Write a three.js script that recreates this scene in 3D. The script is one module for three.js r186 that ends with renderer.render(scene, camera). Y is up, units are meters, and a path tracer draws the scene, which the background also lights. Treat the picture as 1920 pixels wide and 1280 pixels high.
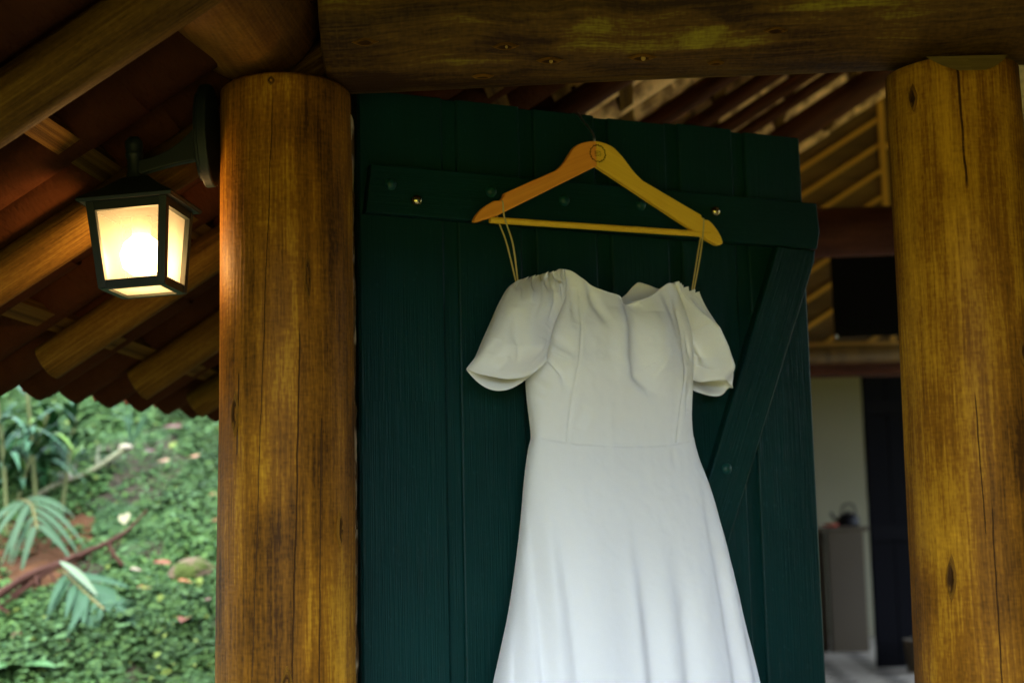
import * as THREE from 'three';
import { mergeGeometries, toCreasedNormals } from 'three/addons/utils/BufferGeometryUtils.js';
import { RoundedBoxGeometry } from 'three/addons/geometries/RoundedBoxGeometry.js';

// ---------------------------------------------------------------- camera, sky, sun, exposure
const scene = new THREE.Scene();
const camera = new THREE.PerspectiveCamera(2 * Math.atan(640 / 2667) * 180 / Math.PI, 1024 / 682, 0.05, 600);
camera.position.set(0, 1.0, 0);
camera.rotation.order = 'YXZ';
camera.rotation.set(Math.atan(345 / 2667), 0, -1.3 * Math.PI / 180);
camera.focus = 2.42;
camera.userData.fStop = 3.2;

const renderer = new THREE.WebGLRenderer({ antialias: true });
renderer.setSize(1024, 682);
renderer.toneMapping = THREE.LinearToneMapping;
renderer.toneMappingExposure = 10.4;
renderer.shadowMap.enabled = true;

{ // overcast sky: pale, slightly blue, a little brighter overhead
  const w = 64, h = 64, d = new Float32Array(w * h * 4);
  for (let j = 0; j < h; j++) for (let i = 0; i < w; i++) {
    const el = ((j + 0.5) / h - 0.5) * Math.PI, s = Math.max(0, Math.sin(el)), k = 0.7 + 0.3 * s;
    d.set([0.76 * k, 0.90 * k, 1.13 * k, 1], (j * w + i) * 4);
  }
  const t = new THREE.DataTexture(d, w, h, THREE.RGBAFormat, THREE.FloatType);
  t.mapping = THREE.EquirectangularReflectionMapping; t.magFilter = THREE.LinearFilter; t.needsUpdate = true;
  scene.background = t; scene.environment = t;
}
const sun = new THREE.DirectionalLight(new THREE.Color(1, 0.96, 0.85), 0.6);
sun.position.set(-6, 14, 5); sun.castShadow = true; sun.shadow.radius = 60;
sun.shadow.camera.left = sun.shadow.camera.bottom = -14; sun.shadow.camera.right = sun.shadow.camera.top = 14; sun.shadow.camera.far = 60;
scene.add(sun);

// ---------------------------------------------------------------- helpers
const V = (x, y, z) => new THREE.Vector3(x, y, z);
function rng(seed) { let a = seed | 0; return () => { a = (a + 0x6d2b79f5) | 0; let t = Math.imul(a ^ (a >>> 15), 1 | a); t = (t + Math.imul(t ^ (t >>> 7), 61 | t)) ^ t; return ((t ^ (t >>> 14)) >>> 0) / 4294967296; }; }
const h2 = (x, y, s) => { let n = Math.imul(x, 374761393) ^ Math.imul(y, 668265263) ^ Math.imul(s, 1274126177); n = Math.imul(n ^ (n >>> 13), 1274126177); return ((n ^ (n >>> 16)) >>> 0) / 4294967296; };
function vn(x, y, s = 0, px = 0) { // value noise, periodic in x when px > 0
  const xi = Math.floor(x), yi = Math.floor(y), fx = x - xi, fy = y - yi, u = fx * fx * (3 - 2 * fx), v = fy * fy * (3 - 2 * fy);
  const a = px ? ((xi % px) + px) % px : xi, b = px ? (a + 1) % px : xi + 1;
  return (h2(a, yi, s) * (1 - u) + h2(b, yi, s) * u) * (1 - v) + (h2(a, yi + 1, s) * (1 - u) + h2(b, yi + 1, s) * u) * v;
}
function fbm(x, y, o = 4, s = 0, px = 0) { let a = 0.5, r = 0, t = 0; for (let k = 0; k < o; k++) { r += a * vn(x, y, s + k * 17, px); t += a; a *= 0.5; x *= 2; y *= 2; px *= 2; } return r / t; }
const lerp = (a, b, t) => a + (b - a) * t, clamp = (x, a = 0, b = 1) => Math.min(b, Math.max(a, x)), smooth = (a, b, x) => { const t = clamp((x - a) / (b - a)); return t * t * (3 - 2 * t); };
const enc = (c) => Math.round(255 * clamp(c <= 0.0031308 ? 12.92 * c : 1.055 * Math.pow(c, 1 / 2.4) - 0.055));
// one pass over the texels gives a colour map (linear values in) and a height map
function maps(w, h, fn, wrapT = THREE.RepeatWrapping) {
  const c = new Uint8Array(w * h * 4), b = new Uint8Array(w * h * 4);
  for (let j = 0; j < h; j++) for (let i = 0; i < w; i++) {
    const [r, g, bl, z] = fn((i + 0.5) / w, (j + 0.5) / h), k = (j * w + i) * 4, q = Math.round(255 * clamp(z));
    c[k] = enc(r); c[k + 1] = enc(g); c[k + 2] = enc(bl); c[k + 3] = 255; b[k] = b[k + 1] = b[k + 2] = q; b[k + 3] = 255;
  }
  const mk = (d) => { const t = new THREE.DataTexture(d, w, h); t.wrapS = THREE.RepeatWrapping; t.wrapT = wrapT; t.magFilter = THREE.LinearFilter; t.minFilter = THREE.LinearMipmapLinearFilter; t.needsUpdate = true; return t; };
  const map = mk(c), bumpMap = mk(b); map.colorSpace = THREE.SRGBColorSpace;
  return { map, bumpMap };
}
const std = (o) => new THREE.MeshPhysicalMaterial({ specularIntensity: 0.2, ...o }), phys = (o) => new THREE.MeshPhysicalMaterial(o);
const lin = (r, g, b) => new THREE.Color().setRGB(r, g, b);
const used = {};
function numbered(n) { const k = used[n] = (used[n] ?? -1) + 1; return k ? n + '_' + String(k).padStart(3, '0') : n; }
function mesh(name, geo, mat, parent = scene) {
  const m = new THREE.Mesh(geo, mat); m.name = parent === scene ? numbered(name) : name; m.castShadow = m.receiveShadow = true; parent.add(m); return m;
}
function thing(name, label, category, pos = [0, 0, 0], rotY = 0, group) {
  const g = new THREE.Group(); g.name = numbered(name); g.position.set(...pos); g.rotation.y = rotY; g.userData = { label, category }; if (group) g.userData.group = group; scene.add(g); return g;
}
function tag(o, label, category, group) { Object.assign(o.userData, { label, category }); if (group) o.userData.group = group; return o; }
function structure(o) { o.userData.kind = 'structure'; return o; }
// grid surface; fn(i/nu, j/nv) -> [x, y, z, u, v]; closed joins the first and last column's normals
function grid(nu, nv, fn, closed = false) {
  const p = [], t = [], ix = [];
  for (let j = 0; j <= nv; j++) for (let i = 0; i <= nu; i++) { const q = fn(i / nu, j / nv); p.push(q[0], q[1], q[2]); t.push(q[3] ?? i / nu, q[4] ?? j / nv); }
  for (let j = 0; j < nv; j++) for (let i = 0; i < nu; i++) { const a = j * (nu + 1) + i, b = a + 1, c = a + nu + 1, d = c + 1; ix.push(a, b, d, a, d, c); }
  const g = new THREE.BufferGeometry(); g.setAttribute('position', new THREE.Float32BufferAttribute(p, 3)); g.setAttribute('uv', new THREE.Float32BufferAttribute(t, 2)); g.setIndex(ix); g.computeVertexNormals();
  if (closed) { const n = g.attributes.normal, v = V(), w = V(); for (let j = 0; j <= nv; j++) { const a = j * (nu + 1), b = a + nu; v.fromBufferAttribute(n, a); w.fromBufferAttribute(n, b); v.add(w).normalize(); n.setXYZ(a, v.x, v.y, v.z); n.setXYZ(b, v.x, v.y, v.z); } }
  return g;
}
function box(w, h, d, x = 0, y = 0, z = 0, ry = 0, rz = 0, rx = 0, r = 0) {
  const g = r ? new RoundedBoxGeometry(w, h, d, 2, r) : new THREE.BoxGeometry(w, h, d); g.applyMatrix4(new THREE.Matrix4().makeRotationFromEuler(new THREE.Euler(rx, ry, rz))); g.translate(x, y, z); return g;
}
const merge = (list) => mergeGeometries(list.map((g) => { const q = g.index ? g.toNonIndexed() : g; for (const k of Object.keys(q.attributes)) if (!['position', 'normal', 'uv'].includes(k)) q.deleteAttribute(k); return q; }));
function lathe(pts, seg = 32) { return new THREE.LatheGeometry(pts.map(([x, y]) => new THREE.Vector2(x, y)), seg); }
function tube(pts, r, seg = 24, rs = 8) { return new THREE.TubeGeometry(new THREE.CatmullRomCurve3(pts.map((p) => V(...p))), seg, r, rs); }
// a round log from p0 to p1; `front` is the direction that u = 0.5 looks towards; v runs 1 per `per` metres from p0
function logGeo(p0, p1, r0, r1, front, seed, { nu = 72, nv = 60, lump = 0.012, per = 1.2, v0 = 0, shape = null, caps = 0.02 } = {}) {
  const ax = p1.clone().sub(p0), L = ax.length(); ax.normalize();
  const f = front.clone().addScaledVector(ax, -front.dot(ax)).normalize(), s = V().crossVectors(ax, f);
  return grid(nu, nv + 8, (u, v) => {
    const J = v * (nv + 8); let q, k = 1; // four extra rows at each end close the log
    if (J < 4) { q = caps * (1 - Math.cos(J / 4 * Math.PI / 2)) * 0.8; k = Math.sin((J / 4) * Math.PI / 2); } else if (J > nv + 4) { const e = (nv + 8 - J) / 4; q = L - caps * (1 - Math.cos(e * Math.PI / 2)) * 0.8; k = Math.sin(e * Math.PI / 2); } else q = caps * 0.8 + (L - 1.6 * caps) * (J - 4) / nv;
    const th = (u - 0.5) * 2 * Math.PI, a = lerp(r0, r1, q / L) * (1 + lump * 4 * (fbm(u * 4, q * 1.6 + 5, 2, seed, 4) - 0.5) + lump * (fbm(u * 12, q * 5, 2, seed + 3, 12) - 0.5));
    let w = p0.clone().addScaledVector(ax, q).addScaledVector(f, Math.cos(th) * a * k).addScaledVector(s, Math.sin(th) * a * k);
    if (shape) w = shape(w, th, q);
    return [w.x, w.y, w.z, u, (q + v0) / per];
  }, true);
}

// ---------------------------------------------------------------- materials
// varnished log wood: u once round the log, v along it; knots [u, v, half width, half height, tilt], cracks [u0, v0, u1, v1, width]
function logMaps(seed, { dark = [0.05, 0.019, 0.003], mid = [0.22, 0.086, 0.006], light = [0.52, 0.255, 0.014], knots = [], cracks = [], patches = [], size = 1024, bias = 0, wave = 0, hatch = 0.13 } = {}) {
  return maps(size, size, (u, v) => {
    const wu = u + 0.012 * (fbm(u * 6, v * 3, 2, seed + 40, 6) - 0.5) + wave * (fbm(u * 5, v * 6, 3, seed + 44, 5) - 0.5);
    const blot = fbm(u * 5, v * 2.4, 4, seed, 5), patch = fbm(u * 14, v * 9, 3, seed + 9, 14), streak = fbm(wu * 70, v * 3, 3, seed + 11, 70), fine = vn(wu * 260, v * 14, seed + 12, 260), ht = vn(wu * 150 + 40, v * 260, seed + 13);
    const ht2 = vn(wu * 420, v * 120, seed + 14), ht3 = vn(wu * 60, v * 420, seed + 15); let k = 0.5 + bias + 1.05 * (blot - 0.5) + 0.62 * (patch - 0.5) + 0.38 * (streak - 0.5) + 0.26 * (fine - 0.5) + hatch * (ht - 0.5) + 0.2 * (ht2 - 0.5) + 0.1 * (ht3 - 0.5), z = 0.5 + 0.25 * (streak - 0.5) + 0.25 * (fine - 0.5) + 0.15 * (ht - 0.5) + 0.15 * (ht3 - 0.5);
    for (const [a, b, w, h, m] of patches) { let du = u - a; du -= Math.round(du); const r = Math.hypot(du / w, (v - b) / h) + 0.9 * (fbm(u * 20, v * 14, 3, seed + 70, 20) - 0.5); k += m * smooth(1.15, 0.75, r); }
    for (const [a, b, w, h, t = 0] of knots) {
      let du = u - a; du -= Math.round(du); const dv = v - b; du -= t * dv; const r = Math.hypot(du / w, dv / h), e = h > w ? Math.abs(du / w) + (dv / h) ** 2 : (du / w) ** 2 + Math.abs(dv / h);
      if (e < 1.25) { const m = smooth(1.25, 0.75, e) * (0.7 + 0.6 * vn(u * 500, v * 90, seed + 77)); k -= 0.75 * m; z -= 0.35 * m; } 
      k -= 0.12 * smooth(3.2, 1, r);
    }
    for (const [a, b, c, d, w] of cracks) if (v > Math.min(b, d) && v < Math.max(b, d)) { const q = (v - b) / (d - b), x = Math.abs(u - lerp(a, c, q) - 0.004 * (fbm(v * 30, a * 50, 3, seed + 60) - 0.5)); const m = smooth(w, w * 0.3, x) * smooth(0, 0.08, q) * smooth(1, 0.9, q); k -= 0.8 * m; z -= 0.5 * m; }
    k = clamp(k); const A = k < 0.5 ? dark : mid, B = k < 0.5 ? mid : light, q = k < 0.5 ? k * 2 : k * 2 - 1;
    return [lerp(A[0], B[0], q), lerp(A[1], B[1], q), lerp(A[2], B[2], q), z];
  }, THREE.MirroredRepeatWrapping);
}
const logMat = (m, o = {}) => phys({ ...m, bumpScale: 0.002, roughness: 0.62, specularIntensity: 0.14, clearcoat: 0.02, clearcoatRoughness: 0.35, ...o });
const U = (deg) => 0.5 + deg / 360;
const postLeftMat = logMat(logMaps(3, {
  cracks: [[U(14), 0.62, U(6), 0.1, 0.0022], [U(32), 0.5, U(27), 0.02, 0.002], [U(-8), 0.95, U(-26), 0.1, 0.0012], [U(-39), 0.55, U(-41), 0.43, 0.003]],
}));
const postRightMat = logMat(logMaps(21, {
  cracks: [[U(4), 1.0, U(6), 0.77, 0.0036], [U(10), 0.35, U(9), 0.05, 0.002], [U(2), 0.5, U(4), 0.3, 0.0016]], bias: 0.05,
}));
const beamMat = logMat(logMaps(35, {
  dark: [0.035, 0.016, 0.006], mid: [0.12, 0.06, 0.010], light: [0.30, 0.24, 0.018], wave: 0.05, bias: -0.2,
  patches: [[U(42), 0.44, 0.05, 0.12, 0.34], [U(30), 0.15, 0.035, 0.1, 0.25], [U(62), 0.2, 0.03, 0.06, 0.18], [U(22), 0.68, 0.03, 0.1, 0.2], [U(48), 0.55, 0.03, 0.08, 0.25], [U(35), 0.3, 0.02, 0.09, 0.18], [U(80), 0.5, 0.06, 0.5, -0.15]],
}));
const plateMat = logMat(logMaps(52, { dark: [0.035, 0.014, 0.004], mid: [0.12, 0.048, 0.007], light: [0.22, 0.1, 0.014], size: 512 }));  // log wood darkened so its colour carries the shade under the roof
const rafterMat = logMat(logMaps(66, { dark: [0.03, 0.013, 0.003], mid: [0.105, 0.052, 0.009], light: [0.2, 0.115, 0.018], size: 512 }), { clearcoat: 0, roughness: 0.7, specularIntensity: 0.08 });  // darkened wood stands in for shade beneath the eave
const darkWood = logMat(logMaps(71, { dark: [0.03, 0.01, 0.006], mid: [0.075, 0.025, 0.012], light: [0.12, 0.045, 0.018], size: 256 }), { clearcoat: 0 });  // dark base colour carries part of the indoor shade
const sawn = maps(256, 256, (u, v) => { const k = 0.8 + 0.3 * (vn(u * 3, v * 120, 5) - 0.5) + 0.3 * (fbm(u * 4, v * 8, 3, 6) - 0.5); return [0.30 * k, 0.2 * k, 0.06 * k, 0.5 + 0.4 * (vn(u * 3, v * 120, 5) - 0.5)]; });
const sawnMat = std({ ...sawn, bumpScale: 0.001, roughness: 0.8 });
const paint = maps(512, 1024, (u, v) => { // brushed oil paint over board grain; u across 0.2 m, v along 1.2 m
  const g = fbm(u * 60, v * 5, 3, 81, 60), f = vn(u * 200, v * 22, 82, 200), k = 0.85 + 0.3 * (fbm(u * 3, v * 8, 4, 83, 3) - 0.5) + 0.14 * (g - 0.5), chip = fbm(u * 30, v * 90, 3, 84, 30) > 0.8 ? 0.4 : 0;
  return [0.003 * k + chip * 0.01, 0.030 * k + chip * 0.02, 0.026 * k + chip * 0.02, 0.5 + 0.35 * (g - 0.5) + 0.35 * (f - 0.5) + 0.4 * (fbm(u * 12, v * 70, 3, 86, 12) - 0.5)];
});
const doorMat = phys({ ...paint, bumpScale: 0.0010, roughness: 0.46, specularIntensity: 0.22 });
const fabric = maps(256, 256, (u, v) => { const k = 0.97 + 0.06 * (vn(u * 128, v * 128, 91, 128) - 0.5); return [0.87 * k, 0.865 * k, 0.845 * k, 0.5 + 0.5 * (vn(u * 128, v * 128, 92, 128) - 0.5)]; });
const dressMat = phys({ ...fabric, bumpScale: 0.0003, roughness: 0.75, sheen: 0.25, sheenRoughness: 0.5, side: THREE.DoubleSide });
const ribbonMat = phys({ color: lin(0.55, 0.42, 0.14), roughness: 0.35, sheen: 0.3, side: THREE.DoubleSide });
const hangWood = (seed, a, b) => maps(512, 256, (u, v) => { const k = fbm(u * 3 + 1.2 * fbm(u * 2, v * 3, 2, seed + 4), v * 26, 3, seed), f = vn(u * 14, v * 220, seed + 2), q = clamp(k * 0.8 + f * 0.25); return [lerp(a[0], b[0], q), lerp(a[1], b[1], q), lerp(a[2], b[2], q), 0.5 + 0.3 * (f - 0.5)]; });
const hangRed = phys({ ...hangWood(101, [0.72, 0.23, 0.02], [0.92, 0.37, 0.04]), bumpScale: 0.0004, roughness: 0.5, specularIntensity: 0.4, clearcoat: 0.06, clearcoatRoughness: 0.3 });
const hangGold = phys({ ...hangWood(111, [0.80, 0.45, 0.02], [0.94, 0.58, 0.045]), bumpScale: 0.0004, roughness: 0.5, specularIntensity: 0.4, clearcoat: 0.06, clearcoatRoughness: 0.3 });
const steel = std({ color: lin(0.75, 0.75, 0.74), metalness: 1, roughness: 0.32 });
const brass = std({ color: lin(0.6, 0.52, 0.25), metalness: 1, roughness: 0.25 });
const iron = phys({ color: lin(0.008, 0.012, 0.011), roughness: 0.5, specularIntensity: 0.6 });
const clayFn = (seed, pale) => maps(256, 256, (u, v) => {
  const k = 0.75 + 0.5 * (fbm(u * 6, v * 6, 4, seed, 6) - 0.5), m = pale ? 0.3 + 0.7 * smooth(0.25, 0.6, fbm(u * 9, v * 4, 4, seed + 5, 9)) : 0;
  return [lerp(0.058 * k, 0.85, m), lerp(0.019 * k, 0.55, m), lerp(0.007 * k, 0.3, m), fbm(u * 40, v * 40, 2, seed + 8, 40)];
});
const clayMats = [121, 122, 123].map((s) => std({ ...clayFn(s, false), bumpScale: 0.002, roughness: 0.9, specularIntensity: 0.03, side: THREE.DoubleSide }));  // terracotta darkened to hold the roof shade in its colour
const litClayMats = [131, 132].map((s) => std({ ...clayFn(s, true), bumpScale: 0.002, roughness: 0.9, side: THREE.DoubleSide }));  // lit copy of the clay: daylight streaks put into a paler colour
const roughPlaster = maps(512, 512, (u, v) => { const k = fbm(u * 26, v * 26, 4, 141, 26), m = smooth(0.42, 0.58, fbm(u * 10, v * 10, 4, 147, 10)); return [lerp(0.16, 0.66, m) * (0.6 + 0.8 * k), lerp(0.09, 0.52, m) * (0.6 + 0.8 * k), lerp(0.04, 0.33, m) * (0.6 + 0.8 * k), 0.6 * k + 0.4 * m]; });
const roughPlasterMat = std({ ...roughPlaster, bumpScale: 0.012, roughness: 0.95 });
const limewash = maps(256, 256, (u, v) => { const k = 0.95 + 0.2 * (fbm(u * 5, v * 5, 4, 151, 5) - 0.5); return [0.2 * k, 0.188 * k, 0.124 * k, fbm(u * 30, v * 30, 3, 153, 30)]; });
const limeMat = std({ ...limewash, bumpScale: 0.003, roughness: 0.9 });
const boardMaps = maps(512, 256, (u, v) => { const k = 0.8 + 0.7 * (fbm(u * 3, v * 40, 3, 161) - 0.5) + 0.4 * (fbm(u * 3, v * 4, 3, 163) - 0.5); return [0.17 * k, 0.098 * k, 0.025 * k, fbm(u * 3, v * 60, 2, 165)]; });
const boardMat = phys({ ...boardMaps, bumpScale: 0.001, roughness: 0.45, clearcoat: 0.2 });
const moldMat = phys({ color: lin(0.62, 0.34, 0.05), roughness: 0.35, clearcoat: 0.3 });

// ---------------------------------------------------------------- ground
const XL = (d) => -0.45 - 0.115 * d;
function hill(d) { return d < 3.4 ? -0.12 : d < 4.6 ? lerp(-0.12, 0.27, smooth(3.4, 4.6, d)) : d < 14 ? 0.45 * (d - 4) : 4.5 + 2.5 * (1 - Math.exp(-(d - 14) / 5)); }
function groundY(x, z) {
  const d = -z; let g = -0.12;
  if (z > 0.5) g = -0.12 - 0.05 * Math.min(z - 0.5, 8) + 0.1 * Math.max(0, Math.min(z - 12, 30));
  g += 1.6 * clamp(-x - 1.7, 0, 3.2) * smooth(2.6, 0.9, d) * smooth(16, 9, z);  // unseen steep bank added on the left to block side light
  if (d > 3) { const m = smooth(XL(d) + 0.3, XL(d), x); g = lerp(g, Math.max(g, hill(d)), m); if (d > 14) g = lerp(g, hill(d), smooth(14.5, 18, d)); }
  const far = smooth(2, 6, Math.hypot(x, z));
  return g + far * 0.1 * (fbm(x * 1.3 + 50, z * 1.3 + 50, 3, 5) - 0.5) * (x < XL(d) + 0.4 || Math.abs(x) > 7 || z > 3 ? 1 : 0);
}
{
  const soil = maps(512, 512, (u, v) => {
    const m = smooth(0.45, 0.62, fbm(u * 6, v * 6, 4, 171, 6)), k = 0.5 + fbm(u * 40, v * 40, 3, 173, 40), c = lerp(0, 1, m);
    return [lerp(0.028, 0.03, c) * k, lerp(0.022, 0.06, c) * k, lerp(0.012, 0.02, c) * k, fbm(u * 30, v * 30, 3, 175, 30)];
  });
  const map = (t) => Math.sign(t) * (2 * Math.abs(t) + 160 * Math.pow(Math.abs(t), 4));
  const g = grid(220, 220, (u, v) => { const x = -1.6 + map((u - 0.5) * 2.6), z = -6 - map((v - 0.5) * -2.6) * -1; return [x, groundY(x, -z - 12 < 0 ? z : z), z, x / 2, z / 2]; });
  const n = g.attributes.normal; if (n.getY(0) < 0) { const ix = g.index.array; for (let k = 0; k < ix.length; k += 3) [ix[k], ix[k + 1]] = [ix[k + 1], ix[k]]; g.computeVertexNormals(); }
  structure(mesh('ground', g, std({ ...soil, bumpScale: 0.02, roughness: 1 })));
}
{ // added ochre ground, out of view, bouncing warm light onto porch and indoor tiles
  const ym = maps(256, 256, (u, v) => { const k = 0.6 + 0.8 * fbm(u * 8, v * 8, 5, 181, 8); return [0.36 * k, 0.285 * k, 0.04 * k, fbm(u * 30, v * 30, 3, 183, 30)]; });
  const g = grid(60, 60, (u, v) => { const x = lerp(-3.2, 6, u), z = lerp(15, 1.5, v); return [x, groundY(x, z) + 0.012, z, x / 2, z / 2]; });
  const g2 = grid(30, 60, (u, v) => { const x = lerp(4.3, 14, u), z = lerp(0.1, -16, v); return [x, groundY(x, z) + 0.012, z, x / 2, z / 2]; });
  structure(mesh('bounce_ground', merge([g, g2]), std({ ...ym, bumpScale: 0.02, roughness: 1 })));
}
// house axes: a to the right across the slope of the roof, b back along the eave
const PHI = Math.atan(0.09), CP = Math.cos(PHI), SP = Math.sin(PHI);
const HP = (a, y, b) => V(a * CP + b * SP, y, a * SP - b * CP);
const hAng = -PHI; // turns local x to a, local -z to b
const SLOPE = 0.6225, AE = -1.382, roofY = (a) => 1.31 + (a - AE) * SLOPE; // centre line of the rafters
const house = (o) => { o.rotation.y = hAng; return o; };
structure(mesh('veranda_floor', box(5.4, 0.12, 2.75, 1.95, -0.06, -1.275), std({ color: lin(0.07, 0.055, 0.045), roughness: 0.75 })));
{
  const f = new THREE.Group(); f.name = 'interior_floor'; f.userData.kind = 'structure'; scene.add(house(f));
  mesh('floor_slab', box(4.7, 0.12, 9.9, 1.6, -0.061, -7.6), std({ color: lin(0.3, 0.27, 0.22), roughness: 0.5 }), f);
  const dg = box(0.105, 0.004, 0.105, 0, 0, 0, Math.PI / 4), dm = std({ color: lin(0.01, 0.01, 0.012), roughness: 0.3 });
  for (let i = 0; i < 9; i++) for (let j = 0; j < 12; j++) { const t = mesh('diamond_tile', dg, dm, f); t.position.set(0.6 + i * 0.3, 0.001, -7.6 - j * 0.3); }
}

// ---------------------------------------------------------------- roof
{
  const roof = thing('tiled_roof', 'shade darkened terracotta barrel tile roof over the porch with scalloped eave', 'roof'); house(roof);
  // deck sealing out light: both slopes and an unseen front hip lowered for shade
  const FY = 1.40, FB = 1.12; // unseen front eave, set low to limit sky light
  const deckY = (a, b) => Math.min(roofY(a), roofY(2 * 2.6 - a), FY + (b - FB) * 0.6) + 0.155;
  const top = (dy) => grid(90, 110, (u, v) => { const a = lerp(-1.42, 4.5, u), b = lerp(FB, 13, v); return [a, deckY(a, b) + dy, -b, a, b]; });
  mesh('roof_deck', merge([top(0), top(0.03)]), std({ color: lin(0.05, 0.03, 0.02), roughness: 1, side: THREE.DoubleSide }), roof);
  // barrel tiles: channels (bellies down) and covers (arches up), laid in courses up the slope
  const pitch = 0.205, len = 0.43, step = 0.36, ang = Math.atan(SLOPE);
  const half = (r0, r1, up, th) => {
    const sec = []; const n = 9;
    for (let i = 0; i <= n; i++) { const t = Math.PI * i / n; sec.push([Math.cos(t), up * Math.sin(t), 1]); } for (let i = n; i >= 0; i--) { const t = Math.PI * i / n; sec.push([Math.cos(t), up * Math.sin(t), 0]); } sec.push(sec[0]);
    return grid(sec.length - 1, 3, (u, v) => { const q = sec[Math.round(u * (sec.length - 1))], r = lerp(r0, r1, v) - (q[2] ? 0 : th); return [v * len, q[1] * r * 0.72, q[0] * r, u, v * 2]; });
  };
  const chan = toCreasedNormals(half(0.086, 0.074, -1, 0.013), 0.7), cov = toCreasedNormals(half(0.078, 0.066, 1, 0.013), 0.7);
  const R = rng(7), rest = [];
  const put = (geo, a, b, dy, name, mat, solo) => {
    const m = new THREE.Matrix4().makeRotationZ(ang - 0.03 + (R() - 0.5) * 0.02); m.multiply(new THREE.Matrix4().makeRotationY((R() - 0.5) * 0.05)); m.setPosition(a, roofY(a) + dy + (R() - 0.5) * 0.008, -b + (R() - 0.5) * 0.012);
    if (solo) { const t = mesh(name, geo, mat, roof); t.applyMatrix4(m); } else rest.push(geo.clone().applyMatrix4(m));
  };
  for (let i = 0; i < 62; i++) for (let j = 0; j < 12; j++) {
    const b = 0.2 + i * pitch, a = -1.475 + 0.045 * (b - 3.1) + j * step * Math.cos(ang);
    if (a > 2.5 || b > 10.5) continue;
    const left = j < 4 && b > 1.2 && b < 6.2, inner = a > -0.4 && a < 1.7 && b > 3.6 && b < 7.0;
    if (!left && !inner && !(a > -0.5 && b > 3)) continue;
    const pale = a > -0.5 && b > 3.3;
    put(chan, a, b, 0.118, 'channel_tile', pale ? litClayMats[(i + j) % 2] : clayMats[(i * 5 + j * 3) % 3], left || inner);
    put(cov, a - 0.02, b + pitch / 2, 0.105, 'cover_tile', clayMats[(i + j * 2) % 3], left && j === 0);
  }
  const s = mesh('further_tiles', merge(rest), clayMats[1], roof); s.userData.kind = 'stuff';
  const bat = box(0.045, 0.022, 11.6, 0, 0, -6.4, 0, ang);
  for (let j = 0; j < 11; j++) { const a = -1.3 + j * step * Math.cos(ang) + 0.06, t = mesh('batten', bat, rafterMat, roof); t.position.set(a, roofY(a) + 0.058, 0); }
}
{ // round rafters, each a log of its own
  const R = rng(17);
  for (let i = 0; i < 5; i++) {
    const b = [1.904, 2.426, 2.963, 3.5, 4.02][i], r = 0.043 + (R() - 0.5) * 0.006, a0 = AE + 0.095 + (R() - 0.5) * 0.03, a1 = -0.5;
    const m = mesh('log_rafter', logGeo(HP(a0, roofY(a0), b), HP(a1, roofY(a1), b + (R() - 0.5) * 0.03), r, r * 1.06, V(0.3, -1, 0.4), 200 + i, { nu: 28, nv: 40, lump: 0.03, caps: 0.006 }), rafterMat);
    tag(m, ['round pole rafter passing well above the lit lantern', 'round pole rafter passing behind the roof and arm of the lantern', 'round pole rafter passing just under the panes of the lantern', 'round pole rafter next beyond the one under the lantern', 'short visible pole rafter tail between the scalloped eave and the log post'][i], 'rafter', 'pole rafters over the garden side eave');
  }
  for (const [i, [b, r]] of [[3.62, 0.034], [4.30, 0.03], [4.66, 0.028], [4.98, 0.026], [5.27, 0.024], [5.78, 0.07]].entries()) {
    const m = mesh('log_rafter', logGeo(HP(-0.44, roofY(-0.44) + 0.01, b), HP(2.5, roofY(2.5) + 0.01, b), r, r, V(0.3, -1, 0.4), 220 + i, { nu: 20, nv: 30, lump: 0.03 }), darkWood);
    tag(m, i === 5 ? 'thick dark rafter under the tiles next to the boarded gable' : 'slim dark rafter under the tiles coloured as lit above the green door', 'rafter', 'dark rafters inside the house');
  }
}

// ---------------------------------------------------------------- posts and logs
// a healed knot: a lens of bark with a raised lip round a split hollow
const knotMat = std({ ...maps(128, 128, (u, v) => { const k = 0.6 + 0.8 * fbm(u * 5, v * 30, 3, 741), m = smooth(0.62, 0.35, v + 0.2 * (vn(u * 9, 1, 743) - 0.5)); return [lerp(0.2, 0.06, m) * k, lerp(0.088, 0.024, m) * k, lerp(0.008, 0.005, m) * k, fbm(u * 8, v * 40, 2, 745)]; }), bumpScale: 0.002, roughness: 0.8 });
function knot(parent, axis, R, deg, y, hw, hh, tilt = 0) {
  const g = grid(40, 14, (u, v) => {
    const a = u * 2 * Math.PI, r = v, ly = hh * r * Math.sin(a), lx = hw * r * Math.cos(a) * Math.max(0.12, 1 - (ly / hh) ** 2 * 0.85) + tilt * ly + 0.0012 * (vn(u * 14, v * 3, deg + 90) - 0.5);
    const h = 0.0005 + 0.0038 * Math.exp(-(((r - 0.6) / 0.2) ** 2)) - 0.0016 * smooth(0.85, 1, r), th = deg * Math.PI / 180 + lx / R, q = R + h;
    return [axis[0] + Math.sin(th) * q, y + ly, axis[1] + Math.cos(th) * q, u, v];
  });
  return mesh('knot', g, knotMat, parent);
}
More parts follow.
